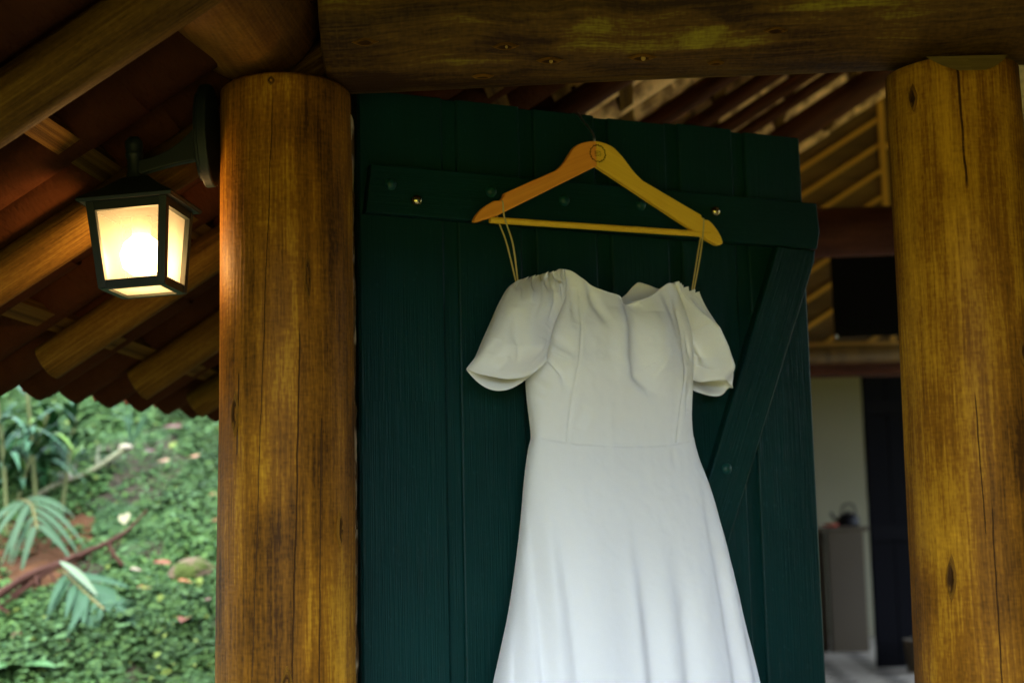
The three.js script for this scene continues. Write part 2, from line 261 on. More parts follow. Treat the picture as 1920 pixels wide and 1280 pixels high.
{
  const dome = (top, k) => (w, th, q) => w;
  const p = mesh('log_post', logGeo(V(-0.386, 0, -2.4), V(-0.3845, 1.772, -2.4), 0.118, 0.1125, V(0.12, 0, 1), 300, { nu: 110, nv: 120, lump: 0.018, v0: -0.6, caps: 0.026 }), postLeftMat);
  tag(p, 'thick varnished log post with the lantern fixed to its side', 'post');
  for (const [d, y, w, h, t] of [[-36, 1.19, 0.010, 0.045, 0.03], [57, 1.0, 0.008, 0.036, 0], [27, 1.41, 0.006, 0.05, -0.03], [9, 0.755, 0.011, 0.04, 0.02], [-3, 1.742, 0.007, 0.009, 0]]) knot(p, [-0.385, -2.4], lerp(0.118, 0.1125, y / 1.77) + 0.0004, d, y, w, h, t);
}
{
  const y0 = 1.730, yt = 1.769, cx = 0.776, cz = -2.4, R = 0.111, k = 0.72;
  const g = thing('log_post', 'thick varnished log post with a sawn notch and long crack at its top', 'post');
  mesh('trunk', logGeo(V(0.770, 0, cz), V(cx, yt, cz), 0.122, R, V(-0.3, 0, 1), 320, { nu: 110, nv: 120, lump: 0.017, v0: -0.6, caps: 0.012, shape: (w) => { const lim = cz + R - Math.max(0, w.y - y0) * k; if (w.y > y0 - 0.002 && w.z > lim) w.z = lim; return w; } }), postRightMat, g);
  for (const [d, y, w, h, t] of [[-41, 0.9, 0.009, 0.04, 0.05], [27, 1.08, 0.009, 0.036, -0.04], [29, 1.26, 0.007, 0.026, 0], [-52, 1.70, 0.009, 0.028, 0]]) knot(g, [lerp(0.770, cx, y / yt), cz], lerp(0.122, R, y / yt) + 0.0006, d, y, w, h, t);
  // sawn half-moon face
  mesh('sawn_notch', grid(24, 10, (u, v) => { const y = lerp(y0 + 0.003, yt - 0.003, v), dz = (y - y0) * k, hw = Math.sqrt(Math.max(0, R * R - (R - dz) ** 2)) * 0.97, x = lerp(-hw, hw, u); return [cx + x, y, cz + R - dz + 0.0025, x * 4, y * 4]; }), sawnMat, g);
}
{
  const front = V(0, 0, 1);
  const b = mesh('log_beam', logGeo(V(-0.318, 1.887, -2.40), V(2.9, 1.958, -2.40), 0.131, 0.134, front, 340, { nu: 120, nv: 200, lump: 0.014, v0: -0.036, caps: 0.012 }), beamMat);
  tag(b, 'thick knotted log beam lying across the two posts above the door', 'beam');
  const pegMat = std({ color: lin(0.45, 0.28, 0.06), roughness: 0.6 });
  for (const [x, deg, hw, peg] of [[0.0, 46, 0.024, 0.0026], [0.075, 60, 0.024, 0.0032], [0.232, 61, 0.026, 0.0042], [0.455, 43, 0.022, 0], [-0.235, 38, 0.024, 0], [0.36, 70, 0.016, 0], [-0.04, 74, 0.02, 0]]) {
    const yc = lerp(1.887, 1.958, (x + 0.318) / 3.218), R = 0.1325, t0 = deg * Math.PI / 180;
    const at = (dx, dt, h) => [x + dx, yc - Math.sin(t0 + dt) * (R + h), -2.4 + Math.cos(t0 + dt) * (R + h)];
    mesh('knot', grid(36, 12, (u, v) => { const a = u * 2 * Math.PI, lx = hw * v * Math.cos(a), l = hw * 0.3 * v * Math.sin(a) * Math.max(0.1, 1 - (lx / hw) ** 2 * 0.9); return [...at(lx, l / R, 0.0004 + 0.0032 * Math.exp(-(((v - 0.65) / 0.2) ** 2)) - 0.0016 * smooth(0.85, 1, v)), u, v]; }), knotMat, b);
    if (peg) { const p = mesh('peg', new THREE.SphereGeometry(peg, 14, 10), pegMat, b); p.position.set(...at(0.002, 0, 0.002)); }
  }
  const e0 = HP(-0.655, 1.90, 2.36), e1 = HP(-0.625, 1.90, 1.45);
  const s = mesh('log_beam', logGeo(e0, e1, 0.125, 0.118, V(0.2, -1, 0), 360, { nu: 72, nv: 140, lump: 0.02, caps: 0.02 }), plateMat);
  tag(s, 'shade darkened log beam running from the lantern post out over the porch', 'beam');
}

// ---------------------------------------------------------------- house walls
{
  const wall = (name, label, geo, mat) => tag(house(mesh(name, geo, mat)), label, 'wall');
  // rough end of the garden side wall, showing in the slit between lantern post and door
  const g = box(0.22, 1.70, 9.7, -0.61, 0.85, -7.62);
  wall('side_wall', 'garden side wall of the house in mottled rough plaster', g, roughPlasterMat);
  const rp = grid(60, 200, (u, v) => { const x = lerp(-0.719, -0.501, u), y = lerp(0, 1.7, v); return [x, y, -2.755 + 0.03 * (fbm(x * 60, y * 60, 3, 411) - 0.5), x * 2, y * 2]; });
  const m = mesh('plaster_face', rp, roughPlasterMat, scene.children[scene.children.length - 1]);
  wall('added_opening_wall', 'white house wall with two wide unseen openings added to light the room', merge([box(0.2, 0.35, 9.7, 3.9, 0.175, -7.62), box(0.2, 0.7, 9.7, 3.9, 2.55, -7.62), box(0.2, 1.85, 0.6, 3.9, 1.275, -3.07), box(0.2, 1.85, 0.5, 3.9, 1.275, -7.3), box(0.2, 1.85, 0.6, 3.9, 1.275, -12.17)]), limeMat);  // openings put in out of view to bring daylight into the room
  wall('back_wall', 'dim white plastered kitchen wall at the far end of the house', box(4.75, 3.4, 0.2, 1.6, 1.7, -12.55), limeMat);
}
{
  const shadeWall = thing('added_shade_wall', 'added green boarded wall shading the right side of the porch', 'wall');  // added out of view to block light from the right
  for (let i = 0; i < 32; i++) mesh('board', box(0.05, 2.6, 0.195, 2.2, 1.3, -2.25 + i * 0.2, 0, 0, 0, 0.006), doorMat, shadeWall);
  const g = grid(160, 120, (u, v) => { const x = lerp(0.874, 3.3, u), y = lerp(0, 2.3, v); return [x, y, -2.44 + 0.035 * (fbm(x * 45, y * 45, 3, 421) - 0.5), x * 2, y * 2]; });
  const w = thing('front_wall', 'rough golden plaster wall beside the notched log post', 'wall');
  mesh('wall_core', box(2.42, 2.28, 0.16, 2.09, 1.14, -2.54), roughPlasterMat, w); mesh('plaster_face', g, roughPlasterMat, w);
}

{
  const g = grid(40, 260, (u, v) => { const q = u * 4, y = lerp(0, 1.75, v), hx = 0.036, hz = 0.05, c = [[-hx, hz], [hx, hz], [hx, -hz], [-hx, -hz], [-hx, hz]], i = Math.min(3, Math.floor(q)), k = q - i, r = 1 + 0.22 * (fbm(q * 4, y * 38, 3, 451, 16) - 0.5); return [-0.322 + lerp(c[i][0], c[i + 1][0], k) * r, y, -2.565 + lerp(c[i][1], c[i + 1][1], k) * r, q * 0.2, y * 2]; });
  tag(mesh('door_jamb', g, roughPlasterMat), 'narrow rough plaster jamb in the slit between lantern post and door', 'jamb');
}

// ---------------------------------------------------------------- inside the house
{
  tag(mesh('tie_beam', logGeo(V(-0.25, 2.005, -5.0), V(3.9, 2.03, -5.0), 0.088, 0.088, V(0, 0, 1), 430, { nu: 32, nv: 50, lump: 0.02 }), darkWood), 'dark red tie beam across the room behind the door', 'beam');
  tag(mesh('plate_log', logGeo(V(-0.1, 1.735, -6.42), V(4.0, 1.735, -6.42), 0.043, 0.043, V(0, 0, 1), 440, { nu: 28, nv: 50, lump: 0.02 }), boardMat), 'golden brown log rail under the diagonal boarding', 'rail');
  const p = thing('boarded_gable', 'dark boarded partition with diagonal golden mouldings under the roof', 'partition', [0, 0, -6.5]);
  mesh('lintel', box(4.2, 0.06, 0.12, 1.95, 1.672, 0.03), darkWood, p);
  const xv = 1.755, sl = 0.62, dy = 0.124;
  // diagonal boards left of the upright, each a piece of its own
  const strip = (x0, x1, c0, c1, z0, z1, lo = 1.8, hi = 3.4) => { // between the lines y = c + sl * x, cut to [lo, hi]
    const poly = [[x0, c0 + sl * x0], [x1, c0 + sl * x1], [x1, c1 + sl * x1], [x0, c1 + sl * x0]]; let out = poly;
    for (const [s, lim] of [[1, lo], [-1, hi]]) { const q = []; for (let i = 0; i < out.length; i++) { const A = out[i], B = out[(i + 1) % out.length], a = s * (A[1] - lim), b = s * (B[1] - lim); if (a >= 0) q.push(A); if (a * b < 0) { const t = a / (a - b); q.push([lerp(A[0], B[0], t), lim]); } } out = q; }
    if (out.length < 3) return null;
    const g = new THREE.ExtrudeGeometry(new THREE.Shape(out.map(([x, y]) => new THREE.Vector2(x, y))), { depth: z1 - z0, bevelEnabled: false }); g.translate(0, 0, z0); return g;
  };
  for (let k = -2; k < 16; k++) {
    const c = 0.78 + k * dy; let g;
    if ((g = strip(0.95, xv - 0.012, c - dy + 0.012, c - 0.012, -0.02, 0))) mesh('board', g, boardMat, p);
    if ((g = strip(0.95, xv - 0.012, c - 0.012, c + 0.012, -0.02, 0.014))) mesh('moulding', g, moldMat, p);
  }
  mesh('backing', box(3.2, 1.7, 0.02, 2.4, 2.62, -0.032), boardMat, p);
  mesh('upright', box(0.028, 1.5, 0.03, xv, 2.55, 0.002), moldMat, p); mesh('sill_moulding', box(3.0, 0.024, 0.03, 2.0, 1.788, 0.004), moldMat, p); mesh('cross_moulding', box(1.2, 0.022, 0.026, xv + 0.616, 2.725, 0.0), moldMat, p);
}
{
  const t = thing('television', 'black flat screen hung tilted below the dark tie beam', 'television', [1.36, 1.752, -5.95], -0.25);
  const g = new THREE.Group(); g.name = 'casing'; t.add(g);
  mesh('casing_body', box(0.95, 0.36, 0.05, 0.475, 0.18, 0, 0, 0.0, 0.12, 0.008), std({ color: lin(0.004, 0.004, 0.004), roughness: 0.4 }), g);
  mesh('screen', box(0.9, 0.31, 0.004, 0.475, 0.183, 0.028, 0, 0, 0.12), std({ color: lin(0.003, 0.003, 0.004), roughness: 0.5 }), g);
  mesh('bracket', merge([box(0.06, 0.3, 0.03, 0.475, 0.3, -0.05), box(0.2, 0.03, 0.05, 0.475, 0.44, -0.05)]), iron, t);
  mesh('power_light', new THREE.SphereGeometry(0.007, 10, 8), steel, t).position.set(0.01, 0.006, 0.012);
}
{
  const d = thing('inner_door', 'almost black plank door standing open beside the kitchen counter', 'door', [2.4, 0, -9.75], 0.12);
  for (let i = 0; i < 5; i++) mesh('plank', box(0.158, 2.02, 0.04, 0.08 + i * 0.16, 1.01, 0, 0, 0, 0, 0.006), std({ color: lin(0.005, 0.005, 0.006), roughness: 0.9, specularIntensity: 0.05 }), d);
  mesh('rail', box(0.8, 0.1, 0.02, 0.4, 1.75, 0.03), std({ color: lin(0.006, 0.006, 0.007), roughness: 0.9, specularIntensity: 0.05 }), d); mesh('rail', box(0.8, 0.1, 0.02, 0.4, 0.9, 0.03), std({ color: lin(0.006, 0.006, 0.007), roughness: 0.9, specularIntensity: 0.05 }), d);
  const c = thing('kitchen_counter', 'low white kitchen counter against the far plastered wall', 'counter', [2.1, 0, -11.0]);
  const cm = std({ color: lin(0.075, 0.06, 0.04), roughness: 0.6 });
  mesh('end_panel', box(0.27, 0.9, 0.1, 0.4, 0.45, 0.05), cm, c); mesh('side_panel', box(0.1, 0.9, 0.9, 0.2, 0.45, -0.41), cm, c); mesh('shelf', box(0.9, 0.03, 0.7, -0.3, 0.42, -0.4), cm, c); mesh('worktop', box(2.4, 0.035, 0.75, -0.62, 0.918, -0.27, 0, 0, 0, 0.008), cm, c);
  mesh('back_panel', box(1.9, 0.9, 0.03, -0.85, 0.45, -0.85), std({ color: lin(0.1, 0.08, 0.07), roughness: 0.8 }), c);
  const k = thing('kettle', 'black kettle standing on the kitchen counter', 'kettle', [2.56, 0.936, -11.05]);
  const km = std({ color: lin(0.012, 0.012, 0.014), roughness: 0.35 });
  mesh('pot', lathe([[0, 0], [0.08, 0], [0.088, 0.02], [0.082, 0.07], [0.05, 0.1], [0.02, 0.105], [0, 0.105]], 24), km, k); mesh('spout', tube([[-0.07, 0.03, 0], [-0.11, 0.07, 0], [-0.13, 0.11, 0]], 0.012, 10), km, k); mesh('handle', tube([[-0.05, 0.095, 0], [-0.03, 0.16, 0], [0.04, 0.165, 0], [0.06, 0.09, 0]], 0.008, 16), km, k); mesh('lid_knob', new THREE.SphereGeometry(0.014, 12, 8), km, k).position.y = 0.115;
  const r = thing('red_dish', 'shallow red dish on the counter beside the black kettle', 'dish', [2.40, 0.936, -10.95]);
  mesh('bowl', lathe([[0, 0], [0.045, 0], [0.06, 0.022], [0.056, 0.022], [0.042, 0.006], [0, 0.006]], 24), std({ color: lin(0.4, 0.03, 0.02), roughness: 0.4, side: THREE.DoubleSide }), r);
  const w = thing('white_bin', 'small white bin on the floor by the black door', 'bin', [2.63, 0, -9.45]);
  mesh('bin_body', lathe([[0, 0], [0.1, 0], [0.12, 0.2], [0.115, 0.2], [0.095, 0.01], [0, 0.01]], 24), cm, w); mesh('bin_rim', new THREE.TorusGeometry(0.119, 0.006, 8, 32).rotateX(Math.PI / 2), cm, w).position.y = 0.2;
}

// ---------------------------------------------------------------- door (local x along the leaf, y up, z out of its face)
const DOOR = { pos: [-0.2768, 0, -2.56], rot: 24.237 * Math.PI / 180 };
{
  const d = thing('plank_door', 'dark green plank door with studded ledge and diagonal brace', 'door', DOOR.pos, DOOR.rot);
  const ed = [0, 0.169, 0.3315, 0.4955, 0.6585, 0.8195, 0.99], R = rng(31);
  for (let i = 0; i < 6; i++) {
    const w = ed[i + 1] - ed[i], st = i ? 0.03 : 0.004, top = 1.8075 + (R() - 0.5) * 0.007, sh = new THREE.Shape([[0.0015, -0.04], [0.0015, -0.007], [st - 0.002, -0.007], [st, -0.001], [st + 0.002, 0], [w - 0.006, 0], [w - 0.002, -0.003], [w - 0.0015, -0.04]].map(([a, b]) => new THREE.Vector2(a, b)));
    const g = new THREE.ExtrudeGeometry(sh, { depth: top - 0.03, steps: 1, bevelEnabled: true, bevelThickness: 0.0015, bevelSize: 0.001, bevelSegments: 1 });
    g.rotateX(-Math.PI / 2); g.scale(1, 1, -1); // profile (x, depth) -> (x, z); extrusion -> up
    const ix = g.attributes.position; const p = ix.array; for (let k = 0; k < p.length; k += 9) for (let q = 0; q < 3; q++) [p[k + 3 + q], p[k + 6 + q]] = [p[k + 6 + q], p[k + 3 + q]];
    const uv = g.attributes.uv; for (let k = 0; k < uv.count; k++) uv.setXY(k, (ix.getX(k) + i * 0.37) / 0.2, (ix.getY(k) + i * 0.53) / 1.2);
    g.computeVertexNormals();
    mesh('board', g, doorMat, d).position.set(ed[i], 0.03, (R() - 0.5) * 0.003);
  }
  const plank = (pts, z0, z1, name, ang) => {
    const g = new THREE.ExtrudeGeometry(new THREE.Shape(pts.map(([x, y]) => new THREE.Vector2(x, y))), { depth: z1 - z0 - 0.003, bevelEnabled: true, bevelThickness: 0.003, bevelSize: 0.003, bevelOffset: -0.003, bevelSegments: 2 });
    const uv = g.attributes.uv, p = g.attributes.position; for (let k = 0; k < uv.count; k++) { const x = p.getX(k), y = p.getY(k); uv.setXY(k, (-x * Math.sin(ang) + y * Math.cos(ang)) / 0.2 + p.getZ(k) * 5, (x * Math.cos(ang) + y * Math.sin(ang)) / 1.2); }
    g.translate(0, 0, z0); return mesh(name, g, doorMat, d);
  };
  const ledge = plank([[0.0065, 1.5725], [0.5, 1.568], [1.004, 1.5635], [1.013, 1.60], [1.008, 1.6625], [0.5, 1.6635], [0.018, 1.6645]], 0.0005, 0.024, 'ledge', 0);
  const brace = plank([[0.905, 1.5630], [0.7274, 1.113], [0.40, 0.31], [0.50, 0.31], [0.769, 0.99], [0.94, 1.4015], [0.996, 1.535], [1.0, 1.5605]], 0.0005, 0.023, 'brace', 1.18);
  plank([[0.01, 0.2], [0.985, 0.2], [0.985, 0.305], [0.01, 0.305]], 0.0005, 0.024, 'ledge', 0);
  const boltMat = phys({ color: lin(0.006, 0.05, 0.042), roughness: 0.4, specularIntensity: 0.5 });
  const bolt = lathe([[0, 0.0085], [0.004, 0.0082], [0.008, 0.0062], [0.0108, 0.0025], [0.0115, 0]], 20); bolt.rotateX(Math.PI / 2);
  for (const [x, y] of [[0.0645, 1.628], [0.266, 1.63], [0.421, 1.624], [0.591, 1.627]]) mesh('bolt', bolt, boltMat, ledge).position.set(x - 0.01, y, 0.0238);
  const nut = lathe([[0, 0.012], [0.0055, 0.0115], [0.0095, 0.008], [0.0108, 0.003], [0.0108, 0]], 8); nut.rotateX(Math.PI / 2);
  let m = mesh('bare_bolt', nut, brass, ledge); m.position.set(0.104, 1.601, 0.0238); m.userData.label = 'bare metal bolt head that catches the light';
  m = mesh('bare_bolt', nut, brass, ledge); m.position.set(0.753, 1.626, 0.0238); m.userData.label = 'bare metal bolt head past the end of the hanger';
  mesh('bolt', bolt, boltMat, brace).position.set(0.757, 1.103, 0.0228); mesh('bolt', bolt, boltMat, brace).position.set(0.53, 0.5, 0.0228);
  // strap hinges behind the leaf, on the side of the lantern post
  for (const y of [0.35, 1.45]) mesh('hinge', merge([box(0.05, 0.05, 0.008, 0.02, y, -0.047), new THREE.CylinderGeometry(0.009, 0.009, 0.07, 12).translate(-0.006, y, -0.047)]), iron, d);
}

// ---------------------------------------------------------------- hanger
{
  const h = thing('clothes_hanger', 'wooden clothes hanger hooked over the top of the green door', 'hanger', DOOR.pos, DOOR.rot);
  const arm = (pts, mat, red) => {
    const sh = new THREE.Shape(); sh.moveTo(...pts[0]); for (const q of pts.slice(1)) q.length === 2 ? sh.lineTo(...q) : q.length === 4 ? sh.quadraticCurveTo(...q) : sh.bezierCurveTo(...q);
    const g = new THREE.ExtrudeGeometry(sh, { depth: 0.009, bevelEnabled: true, bevelThickness: 0.0025, bevelSize: 0.0025, bevelOffset: -0.0025, bevelSegments: 3, curveSegments: 20 });
    const uv = g.attributes.uv, p = g.attributes.position; for (let k = 0; k < uv.count; k++) { const x = p.getX(k) - 0.458, y = p.getY(k) - 1.70, a = red ? 0.42 : -0.42; uv.setXY(k, (x * Math.cos(a) + y * Math.sin(a)) / 0.3, (-x * Math.sin(a) + y * Math.cos(a) + p.getZ(k) * 0.6) / 0.09); }
    g.translate(0, 0, 0.0625); return mesh('hanger_arm', g, mat, h);
  };
  const L = arm([[0.4585, 1.6845], [0.4585, 1.7345], [0.438, 1.733, 0.42, 1.7245], [0.402, 1.715, 0.398, 1.690, 0.372, 1.670], [0.262, 1.6165], [0.2605, 1.606, 0.2515, 1.6015], [0.2415, 1.6005], [0.222, 1.592, 0.204, 1.575, 0.199, 1.5605], [0.2, 1.556, 0.206, 1.5575], [0.246, 1.572]], hangRed, true);
  const Rr = arm([[0.459, 1.6845], [0.698, 1.5575], [0.722, 1.5465], [0.732, 1.544, 0.7385, 1.550], [0.738, 1.563, 0.722, 1.5865, 0.706, 1.5955], [0.6985, 1.5955], [0.691, 1.597, 0.6905, 1.6045], [0.561, 1.6635], [0.532, 1.683, 0.528, 1.700, 0.503, 1.7205], [0.489, 1.733, 0.459, 1.7345]], hangGold, false);
  L.userData.label = 'reddish half of the hanger'; Rr.userData.label = 'golden half of the hanger, joined at the middle';
  const bar = new THREE.CylinderGeometry(0.0062, 0.0062, 0.478, 20); bar.rotateZ(Math.PI / 2 + 0.006); bar.translate(0.472, 1.5655, 0.069); mesh('trouser_bar', bar, hangGold, h);
  mesh('hook', tube([[0.4565, 1.725, 0.069], [0.4565, 1.745, 0.069], [0.452, 1.762, 0.06], [0.4545, 1.785, 0.03], [0.456, 1.8045, 0.008], [0.456, 1.8118, -0.008], [0.456, 1.8118, -0.034], [0.456, 1.804, -0.048], [0.456, 1.785, -0.05]], 0.0023, 60, 10), steel, h);
  // burnt-in round stamp: a wreath ring round a few lines of tiny lettering
  const S = 256, cv = document.createElement('canvas'); cv.width = cv.height = S; const x = cv.getContext('2d'); x.clearRect(0, 0, S, S); x.strokeStyle = x.fillStyle = 'rgba(38,16,2,0.9)'; x.lineWidth = 10; x.beginPath();
  for (let i = 0; i <= 64; i++) { const t = i / 64 * Math.PI * 2, r = 106 + 5 * Math.sin(t * 11); x.lineTo(128 + r * Math.cos(t), 128 + r * Math.sin(t)); } x.stroke();
  for (let i = 0; i < 20; i++) { const t = i / 20 * Math.PI * 2 + 0.1; if (Math.abs(Math.sin(t * 1.5 + 0.4)) < 0.35) continue; x.save(); x.translate(128 + 112 * Math.cos(t), 128 + 112 * Math.sin(t)); x.rotate(t + 0.9); x.beginPath(); x.ellipse(0, 0, 13, 5, 0, 0, 7); x.fill(); x.restore(); }
  const R = rng(5); for (let r = 0; r < 4; r++) { let c = 80 + (r % 2) * 6; while (c < 172) { const w = 5 + R() * 8; x.fillRect(c, 96 + r * 19, w * 0.4, 13); x.fillRect(c, 96 + r * 19 + (R() < 0.5 ? 0 : 9), w, 4); c += w + 4; } }
  const t = new THREE.CanvasTexture(cv); t.colorSpace = THREE.SRGBColorSpace;
  mesh('stamp', new THREE.CircleGeometry(0.0195, 40), std({ map: t, transparent: true, roughness: 0.6 }), h).position.set(0.461, 1.7095, 0.0748);
}

// ---------------------------------------------------------------- dress
{
  const D = thing('wedding_dress', 'white wedding dress with puffed short sleeves hanging from the hanger', 'dress', DOOR.pos, DOOR.rot);
  // smooth interpolation through rows [t, value]
  const curve = (rows) => { const r = rows.slice().sort((p, q) => p[0] - q[0]), n = r.length, m = r.map((_, i) => { if (!i || i === n - 1) { const a = Math.max(1, i); return (r[a][1] - r[a - 1][1]) / (r[a][0] - r[a - 1][0]); } const d0 = (r[i][1] - r[i - 1][1]) / (r[i][0] - r[i - 1][0]), d1 = (r[i + 1][1] - r[i][1]) / (r[i + 1][0] - r[i][0]); return d0 * d1 <= 0 ? 0 : 2 * d0 * d1 / (d0 + d1); });
    return (x) => { if (x <= r[0][0]) return r[0][1] + m[0] * (x - r[0][0]); if (x >= r[n - 1][0]) return r[n - 1][1] + m[n - 1] * (x - r[n - 1][0]); let i = 0; while (x > r[i + 1][0]) i++; const h = r[i + 1][0] - r[i][0], t = (x - r[i][0]) / h, t2 = t * t, t3 = t2 * t; return (2 * t3 - 3 * t2 + 1) * r[i][1] + (t3 - 2 * t2 + t) * h * m[i] + (-2 * t3 + 3 * t2) * r[i + 1][1] + (t3 - t2) * h * m[i + 1]; }; };
  const Lc = curve([[1.5, 0.366], [1.463, 0.37], [1.417, 0.362], [1.375, 0.342], [1.339, 0.323], [1.299, 0.310], [1.264, 0.306], [1.219, 0.309], [1.163, 0.314], [1.14, 0.308], [1.082, 0.298], [1.024, 0.291], [0.937, 0.278], [0.843, 0.26], [0.778, 0.243], [0.723, 0.228], [0.4, 0.14], [0.1, 0.06]]);
  const Rc = curve([[1.5, 0.63], [1.455, 0.634], [1.423, 0.643], [1.381, 0.652], [1.35, 0.657], [1.308, 0.657], [1.266, 0.655], [1.203, 0.653], [1.166, 0.656], [1.12, 0.666], [1.069, 0.684], [0.996, 0.704], [0.893, 0.728], [0.8, 0.747], [0.688, 0.771], [0.4, 0.83], [0.1, 0.89]]);
  const Dc = curve([[1.5, 0.05], [1.44, 0.058], [1.36, 0.082], [1.3, 0.085], [1.22, 0.066], [1.155, 0.056], [1.08, 0.07], [0.95, 0.09], [0.7, 0.125], [0.1, 0.2]]);
  const neckF = curve([[0.34, 1.468], [0.365, 1.479], [0.386, 1.474], [0.405, 1.459], [0.425, 1.443], [0.452, 1.432], [0.478, 1.424], [0.492, 1.411], [0.51, 1.416], [0.538, 1.426], [0.57, 1.445], [0.6, 1.458], [0.62, 1.458], [0.66, 1.45]]);
  const neckB = curve([[0.34, 1.468], [0.4, 1.44], [0.5, 1.425], [0.535, 1.443], [0.553, 1.460], [0.566, 1.468], [0.585, 1.464], [0.61, 1.456], [0.66, 1.45]]);
  const waist = curve([[0.30, 1.168], [0.314, 1.163], [0.343, 1.1545], [0.398, 1.147], [0.477, 1.143], [0.558, 1.145], [0.617, 1.153], [0.657, 1.166], [0.68, 1.172]]);
  // brush strokes on the cloth: polyline, width, height (- is a hollow), width on the other side, fade at the ends
  const body = [
    [[[0.495, 1.418], [0.495, 1.361], [0.492, 1.31], [0.5, 1.275], [0.528, 1.25], [0.574, 1.236]], 0.013, -0.022, 0.042, 'end'],
    [[[0.505, 1.40], [0.525, 1.413]], 0.008, -0.006],
    [[[0.47, 1.405], [0.468, 1.34], [0.465, 1.26]], 0.022, 0.010],
    [[[0.316, 1.329], [0.333, 1.304], [0.354, 1.276], [0.359, 1.247]], 0.008, -0.009], [[[0.345, 1.32], [0.366, 1.29]], 0.014, 0.006],
    [[[0.32, 1.355], [0.345, 1.336], [0.366, 1.309]], 0.010, -0.008], [[[0.3, 1.275], [0.316, 1.26], [0.334, 1.242]], 0.007, -0.006], [[[0.305, 1.25], [0.325, 1.225]], 0.006, -0.004],
    [[[0.393, 1.443], [0.389, 1.408], [0.379, 1.367]], 0.009, -0.010], [[[0.42, 1.434], [0.425, 1.404], [0.441, 1.369]], 0.009, -0.009], [[[0.408, 1.455], [0.408, 1.40]], 0.006, 0.004],
    [[[0.376, 1.40], [0.37, 1.34], [0.372, 1.28]], 0.018, 0.006],
    [[[0.601, 1.43], [0.606, 1.396], [0.612, 1.345], [0.618, 1.293]], 0.012, -0.009], [[[0.576, 1.44], [0.586, 1.395], [0.594, 1.344]], 0.009, -0.006], [[[0.55, 1.40], [0.55, 1.33], [0.565, 1.28]], 0.03, 0.014],
    [[[0.60, 1.28], [0.61, 1.22], [0.606, 1.17]], 0.012, 0.004], [[[0.625, 1.27], [0.632, 1.21]], 0.01, -0.005],
    [[[0.40, 1.423], [0.376, 1.28], [0.366, 1.150]], 0.0026, -0.0022, 0.0026, 'none'], [[[0.605, 1.40], [0.612, 1.286], [0.598, 1.148]], 0.0026, -0.0034, 0.0045, 'none'],
    [[[0.545, 1.20], [0.45, 1.19]], 0.02, -0.004], [[[0.40, 1.22], [0.385, 1.17]], 0.014, -0.004],
  ];
  const skirt = [
    [[[0.582, 1.138], [0.584, 1.125], [0.581, 1.1]], 0.006, -0.004], [[[0.570, 1.14], [0.572, 1.10]], 0.008, 0.003],
    [[[0.30, 1.13], [0.297, 1.033], [0.295, 0.937], [0.288, 0.722], [0.27, 0.4], [0.25, 0.1]], 0.009, -0.016, 0.017, 'start'], [[[0.315, 1.06], [0.314, 0.937], [0.312, 0.722], [0.3, 0.1]], 0.014, 0.010, 0.014, 'start'],
    [[[0.33, 1.09], [0.338, 0.984], [0.344, 0.86], [0.345, 0.718], [0.33, 0.4], [0.32, 0.1]], 0.012, -0.016, 0.024, 'start'],
    [[[0.40, 1.05], [0.40, 0.9], [0.398, 0.72], [0.39, 0.1]], 0.045, 0.012, 0.045, 'start'],
    [[[0.462, 1.0], [0.462, 0.884], [0.462, 0.711], [0.46, 0.1]], 0.014, 0.011, 0.014, 'start'], [[[0.473, 1.06], [0.482, 0.922], [0.487, 0.805], [0.487, 0.7], [0.485, 0.4], [0.48, 0.1]], 0.014, -0.020, 0.026, 'start'],
    [[[0.553, 1.02], [0.562, 0.88], [0.564, 0.782], [0.564, 0.694], [0.57, 0.4], [0.575, 0.1]], 0.016, -0.022, 0.022, 'start'], [[[0.525, 1.0], [0.53, 0.85], [0.528, 0.7], [0.53, 0.1]], 0.02, 0.008, 0.02, 'start'],
    [[[0.612, 1.03], [0.612, 0.87], [0.615, 0.701], [0.64, 0.1]], 0.03, 0.014, 0.03, 'start'],
    [[[0.654, 1.14], [0.652, 1.017], [0.661, 0.896], [0.673, 0.697], [0.70, 0.4], [0.73, 0.1]], 0.012, -0.022, 0.018, 'start'], [[[0.68, 1.02], [0.692, 0.9], [0.708, 0.7], [0.75, 0.1]], 0.014, 0.012, 0.014, 'start'],
    [[[0.71, 0.95], [0.724, 0.8], [0.735, 0.69], [0.79, 0.1]], 0.01, -0.010, 0.014, 'start'], [[[0.277, 1.023], [0.262, 0.873], [0.246, 0.725], [0.16, 0.1]], 0.006, -0.012, 0.010, 'start'],
  ];
  const slL = [
    [[[0.293, 1.456], [0.276, 1.44], [0.262, 1.425]], 0.005, -0.012, 0.006, 'end'], [[[0.311, 1.46], [0.301, 1.442], [0.290, 1.42]], 0.005, -0.013, 0.006, 'end'], [[[0.347, 1.468], [0.352, 1.452], [0.364, 1.446]], 0.004, -0.008, 0.005, 'end'],
    [[[0.329, 1.462], [0.326, 1.445], [0.322, 1.42]], 0.0045, -0.009, 0.006, 'end'], [[[0.30, 1.455], [0.288, 1.43], [0.275, 1.40]], 0.008, 0.007],
    [[[0.339, 1.425], [0.329, 1.385], [0.311, 1.355]], 0.012, -0.010], [[[0.258, 1.39], [0.248, 1.352], [0.242, 1.318]], 0.012, -0.008], [[[0.216, 1.332], [0.2, 1.305]], 0.008, -0.006], [[[0.302, 1.335], [0.29, 1.285]], 0.014, 0.006], [[[0.27, 1.40], [0.27, 1.33], [0.275, 1.285]], 0.02, 0.008], [[[0.23, 1.30], [0.222, 1.275]], 0.01, 0.005],
  ];
